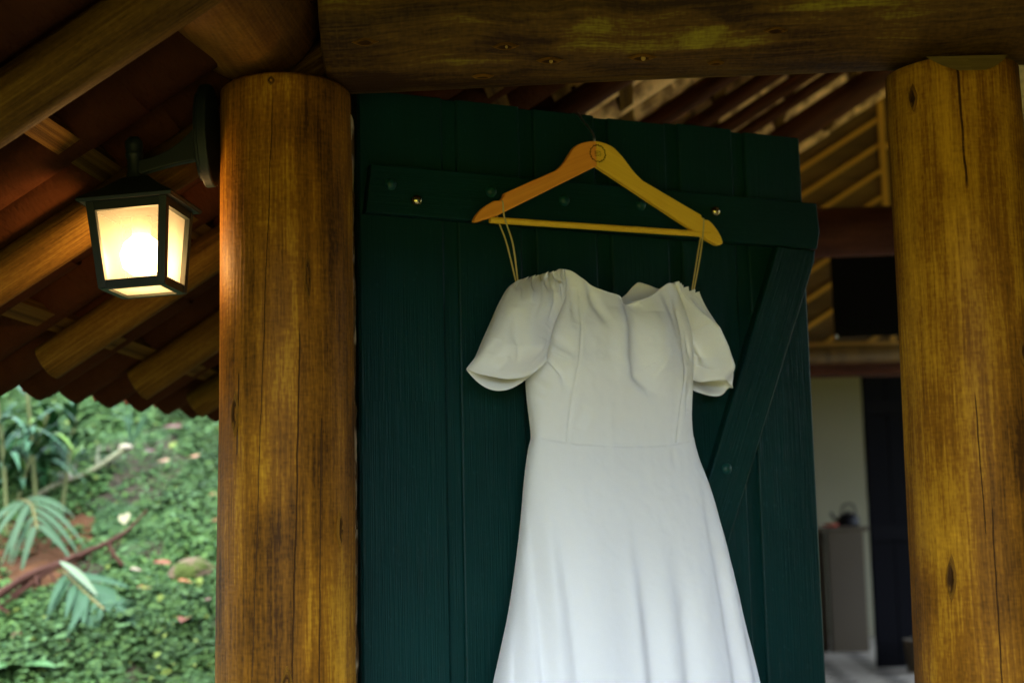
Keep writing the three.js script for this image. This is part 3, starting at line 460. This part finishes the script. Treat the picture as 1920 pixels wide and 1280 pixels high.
  slL.push([[[0.283, 1.443], [0.268, 1.408]], 0.0035, -0.004], [[[0.338, 1.45], [0.333, 1.405], [0.318, 1.372]], 0.0035, -0.004], [[[0.356, 1.44], [0.351, 1.41]], 0.003, -0.004], [[[0.318, 1.44], [0.305, 1.40], [0.288, 1.375]], 0.004, -0.003], [[[0.315, 1.34], [0.30, 1.31], [0.28, 1.29]], 0.005, -0.004], [[[0.245, 1.335], [0.25, 1.29]], 0.004, -0.003]);
  body.push([[[0.335, 1.32], [0.36, 1.30]], 0.0035, -0.003], [[[0.33, 1.30], [0.352, 1.27]], 0.003, -0.003], [[[0.40, 1.44], [0.402, 1.41], [0.396, 1.38]], 0.003, -0.003], [[[0.62, 1.36], [0.628, 1.31]], 0.004, -0.004], [[[0.63, 1.25], [0.62, 1.2]], 0.004, -0.0025]);
  const slR = [
    [[[0.612, 1.462], [0.626, 1.428], [0.646, 1.395], [0.675, 1.366], [0.695, 1.331], [0.702, 1.295], [0.697, 1.262]], 0.013, 0.026, 0.013, 'none'], [[[0.643, 1.364], [0.662, 1.342], [0.672, 1.317], [0.664, 1.292]], 0.019, -0.045],
    [[[0.646, 1.458], [0.67, 1.405], [0.692, 1.365], [0.71, 1.32]], 0.006, -0.012], [[[0.619, 1.455], [0.634, 1.415], [0.640, 1.385]], 0.005, -0.012], [[[0.632, 1.458], [0.642, 1.43]], 0.004, -0.008], [[[0.656, 1.45], [0.668, 1.43]], 0.004, -0.008, 0.004, 'end'], [[[0.72, 1.30], [0.735, 1.265]], 0.008, 0.006],
  ];
  function brush(list, s, t) {
    let z = 0;
    for (const [p, w, a, w2 = w, fade = 'both'] of list) {
      let best = 1e9, side = 1, q = 0; const n = p.length - 1;
      for (let i = 0; i < n; i++) { const ax = p[i][0], ay = p[i][1], dx = p[i + 1][0] - ax, dy = p[i + 1][1] - ay, l = dx * dx + dy * dy, k = clamp(((s - ax) * dx + (t - ay) * dy) / l), ex = s - ax - k * dx, ey = t - ay - k * dy, d = ex * ex + ey * ey; if (d < best) { best = d; q = (i + k) / n; side = ex * dy - ey * dx; } }
      const W = side < 0 ? w2 : w; // w2 lies to the right of a downward stroke
      if (best > 9 * W * W) continue;
      const f = fade === 'both' ? Math.sqrt(Math.sin(Math.PI * clamp(q, 0.02, 0.98))) : fade === 'start' ? smooth(0, 0.45, q) : fade === 'end' ? smooth(1, 0.55, q) : 1;
      z += a * f * Math.exp(-best / (W * W));
    }
    return z;
  }
  const nb = 0.055;
  const section = (u, t, list, extra = 0, gain = 1) => { // u: 0..1 round the body, 0 at the right seam, 0.25 front middle
    const a = u * 2 * Math.PI, c = Math.cos(a), s = Math.sin(a), l = Lc(t), r = Rc(t), x = (l + r) / 2 + (r - l) / 2 * Math.sign(c) * Math.pow(Math.abs(c), 0.82);
    let n = s > 0 ? nb + Dc(t) * Math.pow(s, 0.78) : nb - 0.022 * Math.pow(-s, 0.6);
    if (s > 0) { const w = Math.abs(t - waist(lerp(0.314, 0.657, clamp((x - l) / (r - l))))); n += (gain * brush(list, x, t) + 0.003 * (fbm(x * 26, t * 14, 3, 511) - 0.5) + 0.0011 * (fbm(x * 60 + t * 34, t * 46 - x * 30, 2, 521) - 0.5) + 0.0022 * Math.exp(-w / 0.02) * (vn(x * 95, 3, 519) - 0.5)) * smooth(0, 0.35, s) + extra; }
    return [x, t, Math.max(n, 0.029), x / 0.06, t / 0.06];
  };
  const edge = (u) => { const a = u * 2 * Math.PI, c = Math.cos(a); const x0 = 0.502 + 0.132 * Math.sign(c) * Math.pow(Math.abs(c), 0.82); return [x0, Math.sin(a)]; };
  const topAt = (u) => { const [x, s] = edge(u), k = smooth(-0.25, 0.25, s); return lerp(neckB(x), neckF(x), k); };
  const waistAt = (u) => { const [x, s] = edge(u), xx = lerp(0.314, 0.657, (x - 0.37) / 0.264); return s > 0 ? waist(xx) : 1.165; };
  mesh('bodice', grid(440, 170, (u, v) => section(u, lerp(waistAt(u) - 0.002, topAt(u), v), body), true), dressMat, D);
  mesh('skirt', grid(440, 300, (u, v) => { const w = waistAt(u), t = v > 0.22 ? lerp(0.66, w, (v - 0.22) / 0.78) : lerp(0.12, 0.66, v / 0.22), near = smooth(0.02, 0.0, w - t); return section(u, t, skirt, 0.0022 - 0.0015 * near * (v > 0.995 ? 1 : 0), 0.52); }, true), dressMat, D);
  { // stitched binding along the neckline
    const pts = []; for (let i = 0; i < 220; i++) { const u = i / 220, q = section(u, topAt(u), body); pts.push(V(q[0], q[1] - 0.001, q[2])); }
    mesh('neckline_binding', new THREE.TubeGeometry(new THREE.CatmullRomCurve3(pts, true), 440, 0.0014, 8, true), dressMat, D);
  }
  const poly = (p) => { const c = new THREE.CatmullRomCurve3(p.map(([x, y]) => V(x, y, 0)), false, 'centripetal'); return (v) => c.getPoint(clamp(v)); };
  function sleeve(outer, inner, list, zc, dz, dropF, dropB, nm, gather) {
    const O = poly(outer), I = poly(inner);
    mesh(nm, grid(240, 150, (u, v) => {
      const a = u * 2 * Math.PI, c = Math.cos(a), s = Math.sin(a), o = O(v), i = I(v), e = Math.sign(c) * Math.pow(Math.abs(c), 0.85), k = (1 - e) / 2; // k = 0 at the inner edge
      let x = lerp(i.x, o.x, k), y = lerp(i.y, o.y, k), w = 1 - e * e; y -= (s > 0 ? dropF : dropB) * w * v * v * v;
      const tuck = 1 - 0.7 * smooth(0.74, 1, v); let n = zc(v) + tuck * (s > 0 ? dz(v) * Math.pow(s, 0.8) : -Math.min(dz(v), zc(v) - 0.03) * Math.pow(-s, 0.8));
      const g = gather * Math.exp(-v * 9) * (0.6 * Math.sin(k * 47) + 0.5 * Math.sin(k * 29 + 1) + 0.4 * Math.sin(k * 81 + 2)); y += g * 0.16 * (1 - v) * w; n += Math.abs(s) * g;
      const hem = smooth(0.86, 1, v); n += 0.006 * hem * Math.sin(a * 3 + 1); y += 0.0022 * hem * Math.sin(a * 4 + 0.5);
      if (s > 0) n += (brush(list, x, y) + 0.002 * (fbm(x * 30, y * 20, 3, 517) - 0.5)) * smooth(0, 0.4, s);
      return [x, y, Math.max(n, 0.028), x / 0.06, y / 0.06];
    }, true), dressMat, D);
    // narrow turned hem
    const pts = []; return pts;
  }
  sleeve([[0.284, 1.452], [0.262, 1.437], [0.245, 1.411], [0.229, 1.381], [0.209, 1.345], [0.189, 1.31], [0.166, 1.279]], [[0.378, 1.476], [0.378, 1.455], [0.368, 1.417], [0.348, 1.38], [0.331, 1.345], [0.324, 1.32], [0.321, 1.298]], slL, (v) => 0.08 + 0.03 * v, (v) => lerp(0.012, 0.052, smooth(0, 0.45, v)), 0.028, 0.046, 'sleeve', 0.010);
  sleeve([[0.681, 1.443], [0.694, 1.404], [0.709, 1.362], [0.717, 1.32], [0.729, 1.278], [0.738, 1.258]], [[0.612, 1.462], [0.632, 1.42], [0.642, 1.385], [0.644, 1.345], [0.642, 1.30], [0.640, 1.268]], slR, (v) => 0.07 + 0.015 * v, (v) => lerp(0.012, 0.048, smooth(0, 0.45, v)), -0.006, 0.02, 'sleeve', 0.009);
  // gold ribbon loops from the armholes over the hanger's notches
  const loop = (top, bot, z0, z1, sp) => {
    const strip = (pts) => { const c = new THREE.CatmullRomCurve3(pts.map((p) => V(...p))); return grid(40, 1, (u, v) => { const p = c.getPoint(u); return [p.x + (v - 0.5) * 0.0034, p.y, p.z + 0.0004 * Math.sin(u * 9 + v)]; }); };
    const g = merge([strip([[top[0] - sp * 0.3, top[1] + 0.001, 0.069], [top[0], top[1], 0.0765], [top[0] + sp * 0.4, top[1] - 0.028, 0.0768], [lerp(top[0], bot[0], 0.55), lerp(top[1], bot[1], 0.55), 0.082], [bot[0], bot[1] - 0.004, z0]]),
      strip([[top[0] - sp * 0.3, top[1] + 0.001, 0.069], [top[0] - sp * 0.5, top[1], 0.0608], [top[0] - sp * 0.4, top[1] - 0.028, 0.0605], [lerp(top[0], bot[0], 0.6) - sp, lerp(top[1], bot[1], 0.5), 0.066], [bot[0] - 0.002, bot[1] - 0.004, z1]])]);
    mesh('hanging_loop', g, ribbonMat, D);
  };
  loop([0.2555, 1.6005], [0.286, 1.454], 0.072, 0.068, 0.008); loop([0.6935, 1.597], [0.666, 1.456], 0.074, 0.07, -0.006);
}

// ---------------------------------------------------------------- wall lantern
{
  const L = thing('wall_lantern', 'lit black iron lantern with frosted panes on the log post', 'lantern', [-0.629, 1.412, -2.4], -5.4 * Math.PI / 180); L.rotation.z = 0.045; // hangs a little out of true
  const bt = 0.0565, tp = 0.0695, H = 0.147, wy = (y) => lerp(bt, tp, y / H);
  const bar = (x0, y0, z0, x1, y1, z1, w) => { const a = V(x0, y0, z0), b = V(x1, y1, z1), d = b.clone().sub(a), g = new RoundedBoxGeometry(w, d.length(), w, 1, 0.0015); g.applyQuaternion(new THREE.Quaternion().setFromUnitVectors(V(0, 1, 0), d.clone().normalize())); const m = a.add(b).multiplyScalar(0.5); g.translate(m.x, m.y, m.z); return g; };
  const fr = []; for (const [sx, sz] of [[1, 1], [1, -1], [-1, 1], [-1, -1]]) fr.push(bar(sx * (bt - 0.006), 0, sz * (bt - 0.006), sx * (tp - 0.006), H, sz * (tp - 0.006), 0.0145));
  for (const [y, w, hh] of [[0.006, wy(0.006), 0.015], [H - 0.007, wy(H), 0.018]]) for (let k = 0; k < 4; k++) { const g = box(2 * w - 0.012, hh, 0.0115, 0, y, w - 0.0065); g.rotateY(k * Math.PI / 2); fr.push(g); }
  mesh('frame', merge(fr), iron, L);
  const glass = phys({ color: lin(1, 0.84, 0.62), transmission: 1, thickness: 0, roughness: 0.33, ior: 1.45, side: THREE.DoubleSide });
  for (let k = 0; k < 4; k++) { const g = grid(8, 8, (u, v) => { const y = lerp(0.012, H - 0.014, v), w = wy(y) - 0.010; return [lerp(-w, w, u), y, wy(y) - 0.0085, u, v]; }); g.rotateY(k * Math.PI / 2); mesh('pane', g, glass, L); }
  const bp = mesh('bottom_pane', grid(4, 4, (u, v) => [lerp(-bt + 0.012, bt - 0.012, u), 0.003, lerp(bt - 0.012, -bt + 0.012, v)]), glass, L);
  // low pyramid roof with a rolled lip
  const ring = [[0.081, H - 0.002], [0.083, H + 0.003], [0.079, H + 0.008], [0.05, H + 0.026], [0.026, H + 0.046], [0.019, H + 0.050], [0.0, H + 0.050]];
  const cap = lathe(ring.map(([r, y]) => [r * Math.SQRT2, y]), 4); cap.rotateY(Math.PI / 4); mesh('lantern_roof', toCreasedNormals(cap, 0.5), iron, L);
  mesh('roof_underside', box(0.158, 0.002, 0.158, 0, H - 0.0005, 0), iron, L);
  mesh('finial', lathe([[0.016, H + 0.048], [0.0145, H + 0.056], [0.0125, H + 0.062], [0.0125, H + 0.085], [0.0155, H + 0.09], [0.0155, H + 0.094], [0.0135, H + 0.098], [0.0155, H + 0.106], [0.015, H + 0.116], [0.009, H + 0.124], [0, H + 0.126]], 28), iron, L).position.x = -0.008;
  const sh = new THREE.Shape(); sh.moveTo(-0.004, 0.205); sh.lineTo(0.0, 0.226); sh.bezierCurveTo(0.04, 0.228, 0.075, 0.246, 0.1, 0.272); sh.lineTo(0.112, 0.272); sh.lineTo(0.112, 0.222); sh.bezierCurveTo(0.08, 0.222, 0.04, 0.214, -0.004, 0.205);
  const ag = new THREE.ExtrudeGeometry(sh, { depth: 0.010, bevelEnabled: true, bevelThickness: 0.003, bevelSize: 0.003, bevelSegments: 2, curveSegments: 16 }); ag.translate(0.0, 0, -0.005); mesh('arm', ag, iron, L);
  const oval = (ry, rz, d, x) => { const s = new THREE.Shape(); s.absellipse(0, 0, rz, ry, 0, Math.PI * 2); const g = new THREE.ExtrudeGeometry(s, { depth: d, bevelEnabled: true, bevelThickness: 0.003, bevelSize: 0.003, bevelSegments: 2, curveSegments: 40 }); g.rotateY(-Math.PI / 2); g.translate(x, 0.262, 0); return g; };
  mesh('back_plate', merge([oval(0.088, 0.044, 0.012, 0.131), oval(0.076, 0.034, 0.010, 0.121)]), iron, L);
  const screw = new THREE.SphereGeometry(0.005, 12, 8); for (const y of [0.2, 0.325]) mesh('screw', screw, iron, L).position.set(0.108, y, 0);
  mesh('socket', lathe([[0, 0.128], [0.016, 0.128], [0.016, 0.098], [0.013, 0.094], [0, 0.094]], 20), std({ color: lin(0.5, 0.45, 0.36), roughness: 0.6 }), L);
  const warm = new THREE.Color(1, 0.62, 0.26);
  const bulb = mesh('bulb', lathe([[0.012, 0.104], [0.015, 0.096], [0.030, 0.083], [0.037, 0.064], [0.033, 0.042], [0.02, 0.03], [0, 0.026]], 28), std({ color: 0xffffff, emissive: new THREE.Color(1, 0.72, 0.36), emissiveIntensity: 2.5 }), L);
  const p = new THREE.PointLight(warm, 0.02); p.position.set(0, 0.06, 0); p.castShadow = true; p.shadow.radius = 1.2; L.add(p);
}

// ---------------------------------------------------------------- hillside garden
{
  const R = rng(77), N = 62000;
  const lg = new THREE.BufferGeometry(); // a small ovate leaf, folded along its midrib
  lg.setAttribute('position', new THREE.Float32BufferAttribute([0, 0, 0, -0.32, 0.10, 0.38, 0, 0, 0.45, 0.32, 0.10, 0.38, -0.2, 0.04, 0.8, 0, -0.04, 1, 0.2, 0.04, 0.8], 3));
  lg.setIndex([0, 2, 1, 0, 3, 2, 1, 2, 4, 2, 5, 4, 2, 3, 6, 2, 6, 5]); lg.computeVertexNormals();
  const cover = new THREE.InstancedMesh(lg, phys({ color: 0xffffff, roughness: 0.6, specularIntensity: 0.08, side: THREE.DoubleSide }), N);
  cover.name = 'ground_cover'; cover.userData = { kind: 'stuff', label: 'dense low ground cover of small green leaves on the slope', category: 'ground cover' }; cover.castShadow = cover.receiveShadow = true;
  const m = new THREE.Matrix4(), q = new THREE.Quaternion(), e = new THREE.Euler(), c = new THREE.Color(); let k = 0;
  while (k < N) {
    const d = 4.7 + 5 * Math.pow(R(), 0.9), x = lerp(-0.385 * d - 0.1, -0.195 * d + 0.1, R()), bare = fbm(x * 2.2 + 9, d * 2.2, 3, 601), soil = Math.hypot((x + 2.1) / 0.28, (d - 6.2) / 0.5);
    if ((bare < 0.35 && R() < 0.8) || (soil < 0.9 && R() < 0.5)) continue;
    const s = (0.020 + 0.024 * R() * R()) * (R() < 0.04 ? 1.9 : 1), y = groundY(x, -d) + 0.006 + 0.07 * Math.pow(R(), 1.6) * smooth(0.3, 0.6, bare);
    e.set(0.35 + (R() - 0.5) * 1.1, R() * 6.283, (R() - 0.5) * 0.7, 'XYZ'); q.setFromEuler(e); m.compose(V(x, y, -d), q, V(s, s, s)); cover.setMatrixAt(k, m);
    const t = R(), w = fbm(x * 3, d * 3, 2, 611); c.setRGB(lerp(0.015, 0.048, t) * (0.3 + 1.4 * w), lerp(0.038, 0.088, t) * (0.3 + 1.4 * w), lerp(0.010, 0.021, t) * (0.3 + 1.4 * w)); if (R() < 0.12) c.setRGB(0.055, 0.105, 0.035); else if (R() < 0.02) c.setRGB(0.11, 0.14, 0.028); cover.setColorAt(k, c); k++;
  }
  scene.add(cover);
}
const leafMat = (r, g, b) => phys({ color: lin(r * 0.72, g * 0.72, b * 0.68), roughness: 0.5, specularIntensity: 0.12, side: THREE.DoubleSide });
// one long blade: from base along dir, bending down by droop, width w
function blade(base, dir, up, len, w, droop, mat, parent, name = 'leaflet') {
  const f = dir.clone().normalize(), s = V().crossVectors(f, up).normalize(), n = V().crossVectors(s, f).normalize();
  const g = grid(2, 9, (u, v) => { const p = base.clone().addScaledVector(f, len * v).addScaledVector(V(0, -1, 0), droop * len * v * v), k = w * Math.pow(Math.sin(Math.PI * Math.pow(clamp(v * 0.97 + 0.015), 0.7)), 0.8), x = (u - 0.5) * 2; p.addScaledVector(s, x * k / 2).addScaledVector(n, Math.abs(x) * k * 0.12); return [p.x, p.y, p.z]; });
  return mesh(name, g, mat, parent);
}
{
  const R = rng(91), up = V(0, 1, 0);
  // drooping and fallen palm fronds
  const frond = (name, label, pts, n, l0, w, mat, spread, droop) => {
    const g = thing(name, label, 'palm frond'), c = new THREE.CatmullRomCurve3(pts.map((p) => V(...p)));
    mesh('midrib', new THREE.TubeGeometry(c, 24, 0.006, 6), leafMat(0.16, 0.14, 0.05), g);
    for (let i = 0; i < n; i++) for (const sd of [-1, 1]) { const t = (i + 0.6) / (n + 0.2), p = c.getPoint(t), tn = c.getTangent(t), side = V().crossVectors(tn, V(0, 0.9, 0.45)).normalize().multiplyScalar(sd); blade(p, tn.clone().multiplyScalar(0.75 + 0.5 * t).addScaledVector(side, spread * (0.7 + 0.6 * R())).add(V((R() - 0.5) * 0.25, (R() - 0.5) * 0.2 + 0.1, (R() - 0.5) * 0.2)), V(0, 0.9, 0.45), l0 * (0.75 + 0.4 * R()) * (1.05 - 0.4 * t), w, droop * (0.6 + 0.8 * R()), mat, g); }
    return g;
  };
  frond('palm_frond', 'grey green palm frond drooping over the orange soil bank', [[-2.15, 1.16, -6.22], [-2.06, 1.13, -6.08], [-2.0, 1.03, -5.98]], 6, 0.30, 0.03, leafMat(0.055, 0.10, 0.05), 0.75, 0.5);
  frond('palm_frond', 'fallen dark green palm frond lying below the reddish branch', [[-1.79, 0.86, -5.68], [-1.68, 0.79, -5.56], [-1.56, 0.72, -5.44]], 8, 0.32, 0.03, leafMat(0.036, 0.085, 0.038), 0.75, 0.22);
  { const g = thing('pale_leaf', 'single pale long leaf at the head of the fallen frond', 'leaf'); blade(V(-1.80, 0.90, -5.66), V(0.62, -0.32, 0.45), up, 0.27, 0.05, 0.15, leafMat(0.15, 0.2, 0.11), g, 'leaf_blade'); }
  // cane plant with long leaves
  const cane = thing('cane_plant', 'tall cane plant with long narrow leaves at the edge of the slope', 'plant', [0, 0, 0]);
  for (const [b, t] of [[[-2.10, 1.0, -6.28], [-2.2, 1.78, -6.35]], [[-2.26, 1.0, -6.38], [-2.12, 1.55, -6.45]], [[-2.20, 1.0, -6.2], [-2.32, 1.75, -6.3]], [[-2.04, 1.02, -6.4], [-2.0, 1.6, -6.5]]]) {
    const c = new THREE.CatmullRomCurve3([V(...b), V(lerp(b[0], t[0], 0.4), lerp(b[1], t[1], 0.5), lerp(b[2], t[2], 0.5)), V(...t)]); mesh('cane', new THREE.TubeGeometry(c, 16, 0.009, 7), leafMat(0.15, 0.16, 0.06), cane);
    for (let i = 0; i < 15; i++) { const q = 0.36 + 0.6 * i / 14, p = c.getPoint(q), a = R() * 6.28; blade(p, V(Math.cos(a) * 0.9, 0.35 + 0.4 * R(), Math.sin(a) * 0.5 + 0.2), up, 0.22 + 0.2 * R(), 0.036, 0.35 + 0.5 * R(), R() < 0.25 ? leafMat(0.14, 0.24, 0.05) : leafMat(0.05, 0.12, 0.06), cane, 'long_leaf'); }
  }
  const shrub = thing('strap_leaf_plant', 'dark strap leaved plant under the eave behind the cane plant', 'plant');
  for (let i = 0; i < 120; i++) { const a = R() * 6.28; blade(V(-2.42 + (R() - 0.5) * 0.6, 1.18 + 0.3 * R(), -6.75 + (R() - 0.5) * 0.5), V(Math.cos(a), 0.6 + 0.9 * R(), Math.sin(a) * 0.6 + 0.2), up, 0.3 + 0.25 * R(), 0.035, 0.5, leafMat(0.022, 0.06 + 0.04 * R(), 0.026), shrub, 'strap_leaf'); }
  // fallen cane with a tuft of grassy leaves at its tip
  const fc = thing('fallen_cane', 'thin fallen cane with pale nodes and a grassy tuft at its end', 'cane'); const fcC = new THREE.CatmullRomCurve3([V(-2.2, 1.15, -6.4), V(-2.11, 1.24, -6.6), V(-2.02, 1.29, -6.72), V(-1.91, 1.41, -6.95)]);
  mesh('stalk', new THREE.TubeGeometry(fcC, 30, 0.013, 8), leafMat(0.2, 0.19, 0.1), fc);
  mesh('pale_node', new THREE.SphereGeometry(0.035, 16, 12).scale(1, 0.8, 0.6).translate(-2.09, 1.27, -6.62), leafMat(0.45, 0.36, 0.27), fc); mesh('pale_node', new THREE.SphereGeometry(0.022, 14, 10).scale(1.6, 0.8, 0.7).translate(-1.9, 1.42, -6.95), leafMat(0.42, 0.36, 0.26), fc);
  for (const [x, y, z] of [[-2.06, 1.29, -6.66], [-1.99, 1.33, -6.78]]) blade(V(x, y, z), V(0.12, 1, 0), V(0, 0, 1), 0.1, 0.02, 0, leafMat(0.35, 0.36, 0.24), fc, 'sheath');
  for (let i = 0; i < 7; i++) blade(V(-1.88, 1.43, -6.97), V((R() - 0.4) * 1.0, 1, (R() - 0.5) * 0.5), V(0, 0, 1), 0.18 + 0.1 * R(), 0.011, 0.1, leafMat(0.06, 0.12, 0.06), fc, 'grass_blade');
  // reddish branch with hanging roots
  const br = thing('fallen_branch', 'reddish brown fallen branch with hanging roots across the slope', 'branch'), bm = std({ color: lin(0.05, 0.02, 0.012), roughness: 0.9 });
  const bp = [[-2.02, 0.74, -5.45], [-1.94, 0.83, -5.62], [-1.83, 0.89, -5.75], [-1.72, 0.95, -5.9], [-1.65, 1.01, -6.05], [-1.6, 1.1, -6.2]].map((p) => V(...p)), bc = new THREE.CatmullRomCurve3(bp);
  mesh('stem', grid(10, 50, (u, v) => { const p = bc.getPoint(v), r = lerp(0.022, 0.006, v) * (1 + 0.4 * (vn(v * 22, u * 3, 71) - 0.5)), a = u * 6.283; return [p.x + Math.sin(a) * r * 0.6, p.y + Math.cos(a) * r, p.z + Math.sin(a) * r * 0.8]; }, true), bm, br);
  mesh('side_stem', tube([[-2.05, 0.67, -5.45], [-1.95, 0.77, -5.58], [-1.86, 0.86, -5.7], [-1.78, 0.92, -5.8]], 0.010, 24), bm, br);
  for (let i = 0; i < 18; i++) { const p = bc.getPoint(0.04 + 0.9 * R()), l = 0.04 + 0.2 * R() * R(), dx = (R() - 0.55) * 0.22; mesh('root', tube([[p.x, p.y, p.z], [p.x + dx * 0.4, p.y - l * 0.5, p.z + 0.03], [p.x + dx, p.y - l, p.z + 0.05]], 0.003 + 0.009 * R() * R(), 10, 6), bm, br); }
  // orange earth showing on the bank
  const eg = grid(40, 40, (u, v) => { const x = -2.12 + (u - 0.5) * 0.75, z = -6.12 + (v - 0.5) * 1.2, r = Math.hypot((u - 0.5) * 2, (v - 0.5) * 2); return [x, groundY(x, z) + 0.05 * smooth(1, 0.2, r + 0.5 * (fbm(x * 6, z * 6, 3, 701) - 0.5)) - 0.02 + 0.03 * fbm(x * 14, z * 14, 3, 703) * smooth(1, 0.7, r), z, x, z]; });
  const em = maps(256, 256, (u, v) => { const k = 0.5 + fbm(u * 20, v * 20, 4, 711, 20); return [0.06 * k, 0.025 * k, 0.009 * k, fbm(u * 30, v * 30, 3, 713, 30)]; }); const es = mesh('bare_soil', eg, std({ ...em, bumpScale: 0.02, roughness: 1, side: THREE.DoubleSide })); structure(es);
  // stone
  const sg = new THREE.IcosahedronGeometry(0.09, 4), sp = sg.attributes.position; for (let i = 0; i < sp.count; i++) { const x = sp.getX(i), y = sp.getY(i), z = sp.getZ(i), k = 0.75 + 0.55 * fbm(x * 14 + 9, y * 14 + z * 9, 3, 721); sp.setXYZ(i, x * k * 1.1, y * k * 0.8, z * k); } sg.computeVertexNormals(); sg.translate(-1.32, groundY(-1.32, -5.9) - 0.015, -5.9);
  const stm = maps(128, 128, (u, v) => { const m = smooth(0.42, 0.56, fbm(u * 7, v * 7, 3, 731, 7)); return [lerp(0.11, 0.05, m), lerp(0.075, 0.065, m), lerp(0.045, 0.014, m), fbm(u * 20, v * 20, 2, 733, 20)]; }); tag(mesh('mossy_stone', sg, std({ ...stm, bumpScale: 0.01, roughness: 1 })), 'brown stone with green moss half sunk in the ground cover', 'stone');
  // fallen leaves, each its own
  const fallen = [[-1.573, -6.948, 0.10, [0.36, 0.14, 0.06]], [-1.705, -6.905, 0.07, [0.33, 0.16, 0.08]], [-1.444, -5.863, 0.06, [0.3, 0.1, 0.05]], [-1.464, -5.65, 0.06, [0.36, 0.13, 0.04]], [-1.32, -5.706, 0.05, [0.4, 0.14, 0.03]], [-1.254, -5.425, 0.08, [0.22, 0.07, 0.03]], [-1.542, -5.823, 0.05, [0.4, 0.28, 0.2]], [-1.37, -6.5, 0.06, [0.34, 0.16, 0.07]], [-1.62, -6.6, 0.05, [0.12, 0.04, 0.03]], [-1.8, -7.0, 0.06, [0.1, 0.04, 0.03]], [-1.5, -7.2, 0.06, [0.25, 0.09, 0.05]], [-1.75, -7.3, 0.08, [0.14, 0.05, 0.04]], [-1.3, -6.25, 0.06, [0.32, 0.17, 0.07]], [-1.85, -5.35, 0.06, [0.2, 0.07, 0.04]], [-1.62, -5.25, 0.05, [0.28, 0.12, 0.05]], [-1.2, -5.55, 0.05, [0.16, 0.06, 0.04]]];
  for (const [x, z, l, c] of fallen) { const a = R() * 6.28, g = thing('fallen_leaf', 'dry brown or orange leaf lying on the green slope', 'leaf', [x, groundY(x, z) + 0.055, z], 0, 'dry leaves scattered over the ground cover'); blade(V(-Math.cos(a) * l / 2, 0, -Math.sin(a) * l / 2), V(Math.cos(a), (R() - 0.5) * 0.4 + 0.05, Math.sin(a)), V(0, 0.9, 0.4), l * 1.2, l * 0.65, 0.1, leafMat(c[0] * 0.7, c[1] * 0.7, c[2] * 0.7), g, 'leaf_blade'); }
  { const s = new THREE.Shape(); s.moveTo(0, -0.05); s.bezierCurveTo(0.05, -0.01, 0.055, 0.045, 0.022, 0.045); s.quadraticCurveTo(0.005, 0.042, 0, 0.025); s.quadraticCurveTo(-0.005, 0.042, -0.022, 0.045); s.bezierCurveTo(-0.055, 0.045, -0.05, -0.01, 0, -0.05); const g = new THREE.ExtrudeGeometry(s, { depth: 0.002, bevelEnabled: false, curveSegments: 12 }); g.scale(0.62, 0.62, 1); g.rotateX(-0.6); g.rotateZ(0.3); const o = mesh('heart_leaf', g, leafMat(0.3, 0.28, 0.16)); o.position.set(-1.69, groundY(-1.7, -6.2) + 0.1, -6.18); tag(o, 'pale heart shaped leaf lying on the ground cover', 'leaf'); }
  const yp = thing('broad_leaf_plant', 'light green broad leaved plant low on the slope', 'plant', [-1.77, groundY(-1.77, -5.1), -5.1]); for (let i = 0; i < 7; i++) { const a = i * 0.9 + R(); blade(V(0, 0.03, 0), V(Math.cos(a), 0.35 * R() + 0.1, Math.sin(a)), V(0, 1, 0.2), 0.16 + 0.06 * R(), 0.075, 0.25, leafMat(0.065, 0.15, 0.045), yp, 'broad_leaf'); }
}

renderer.render(scene, camera);
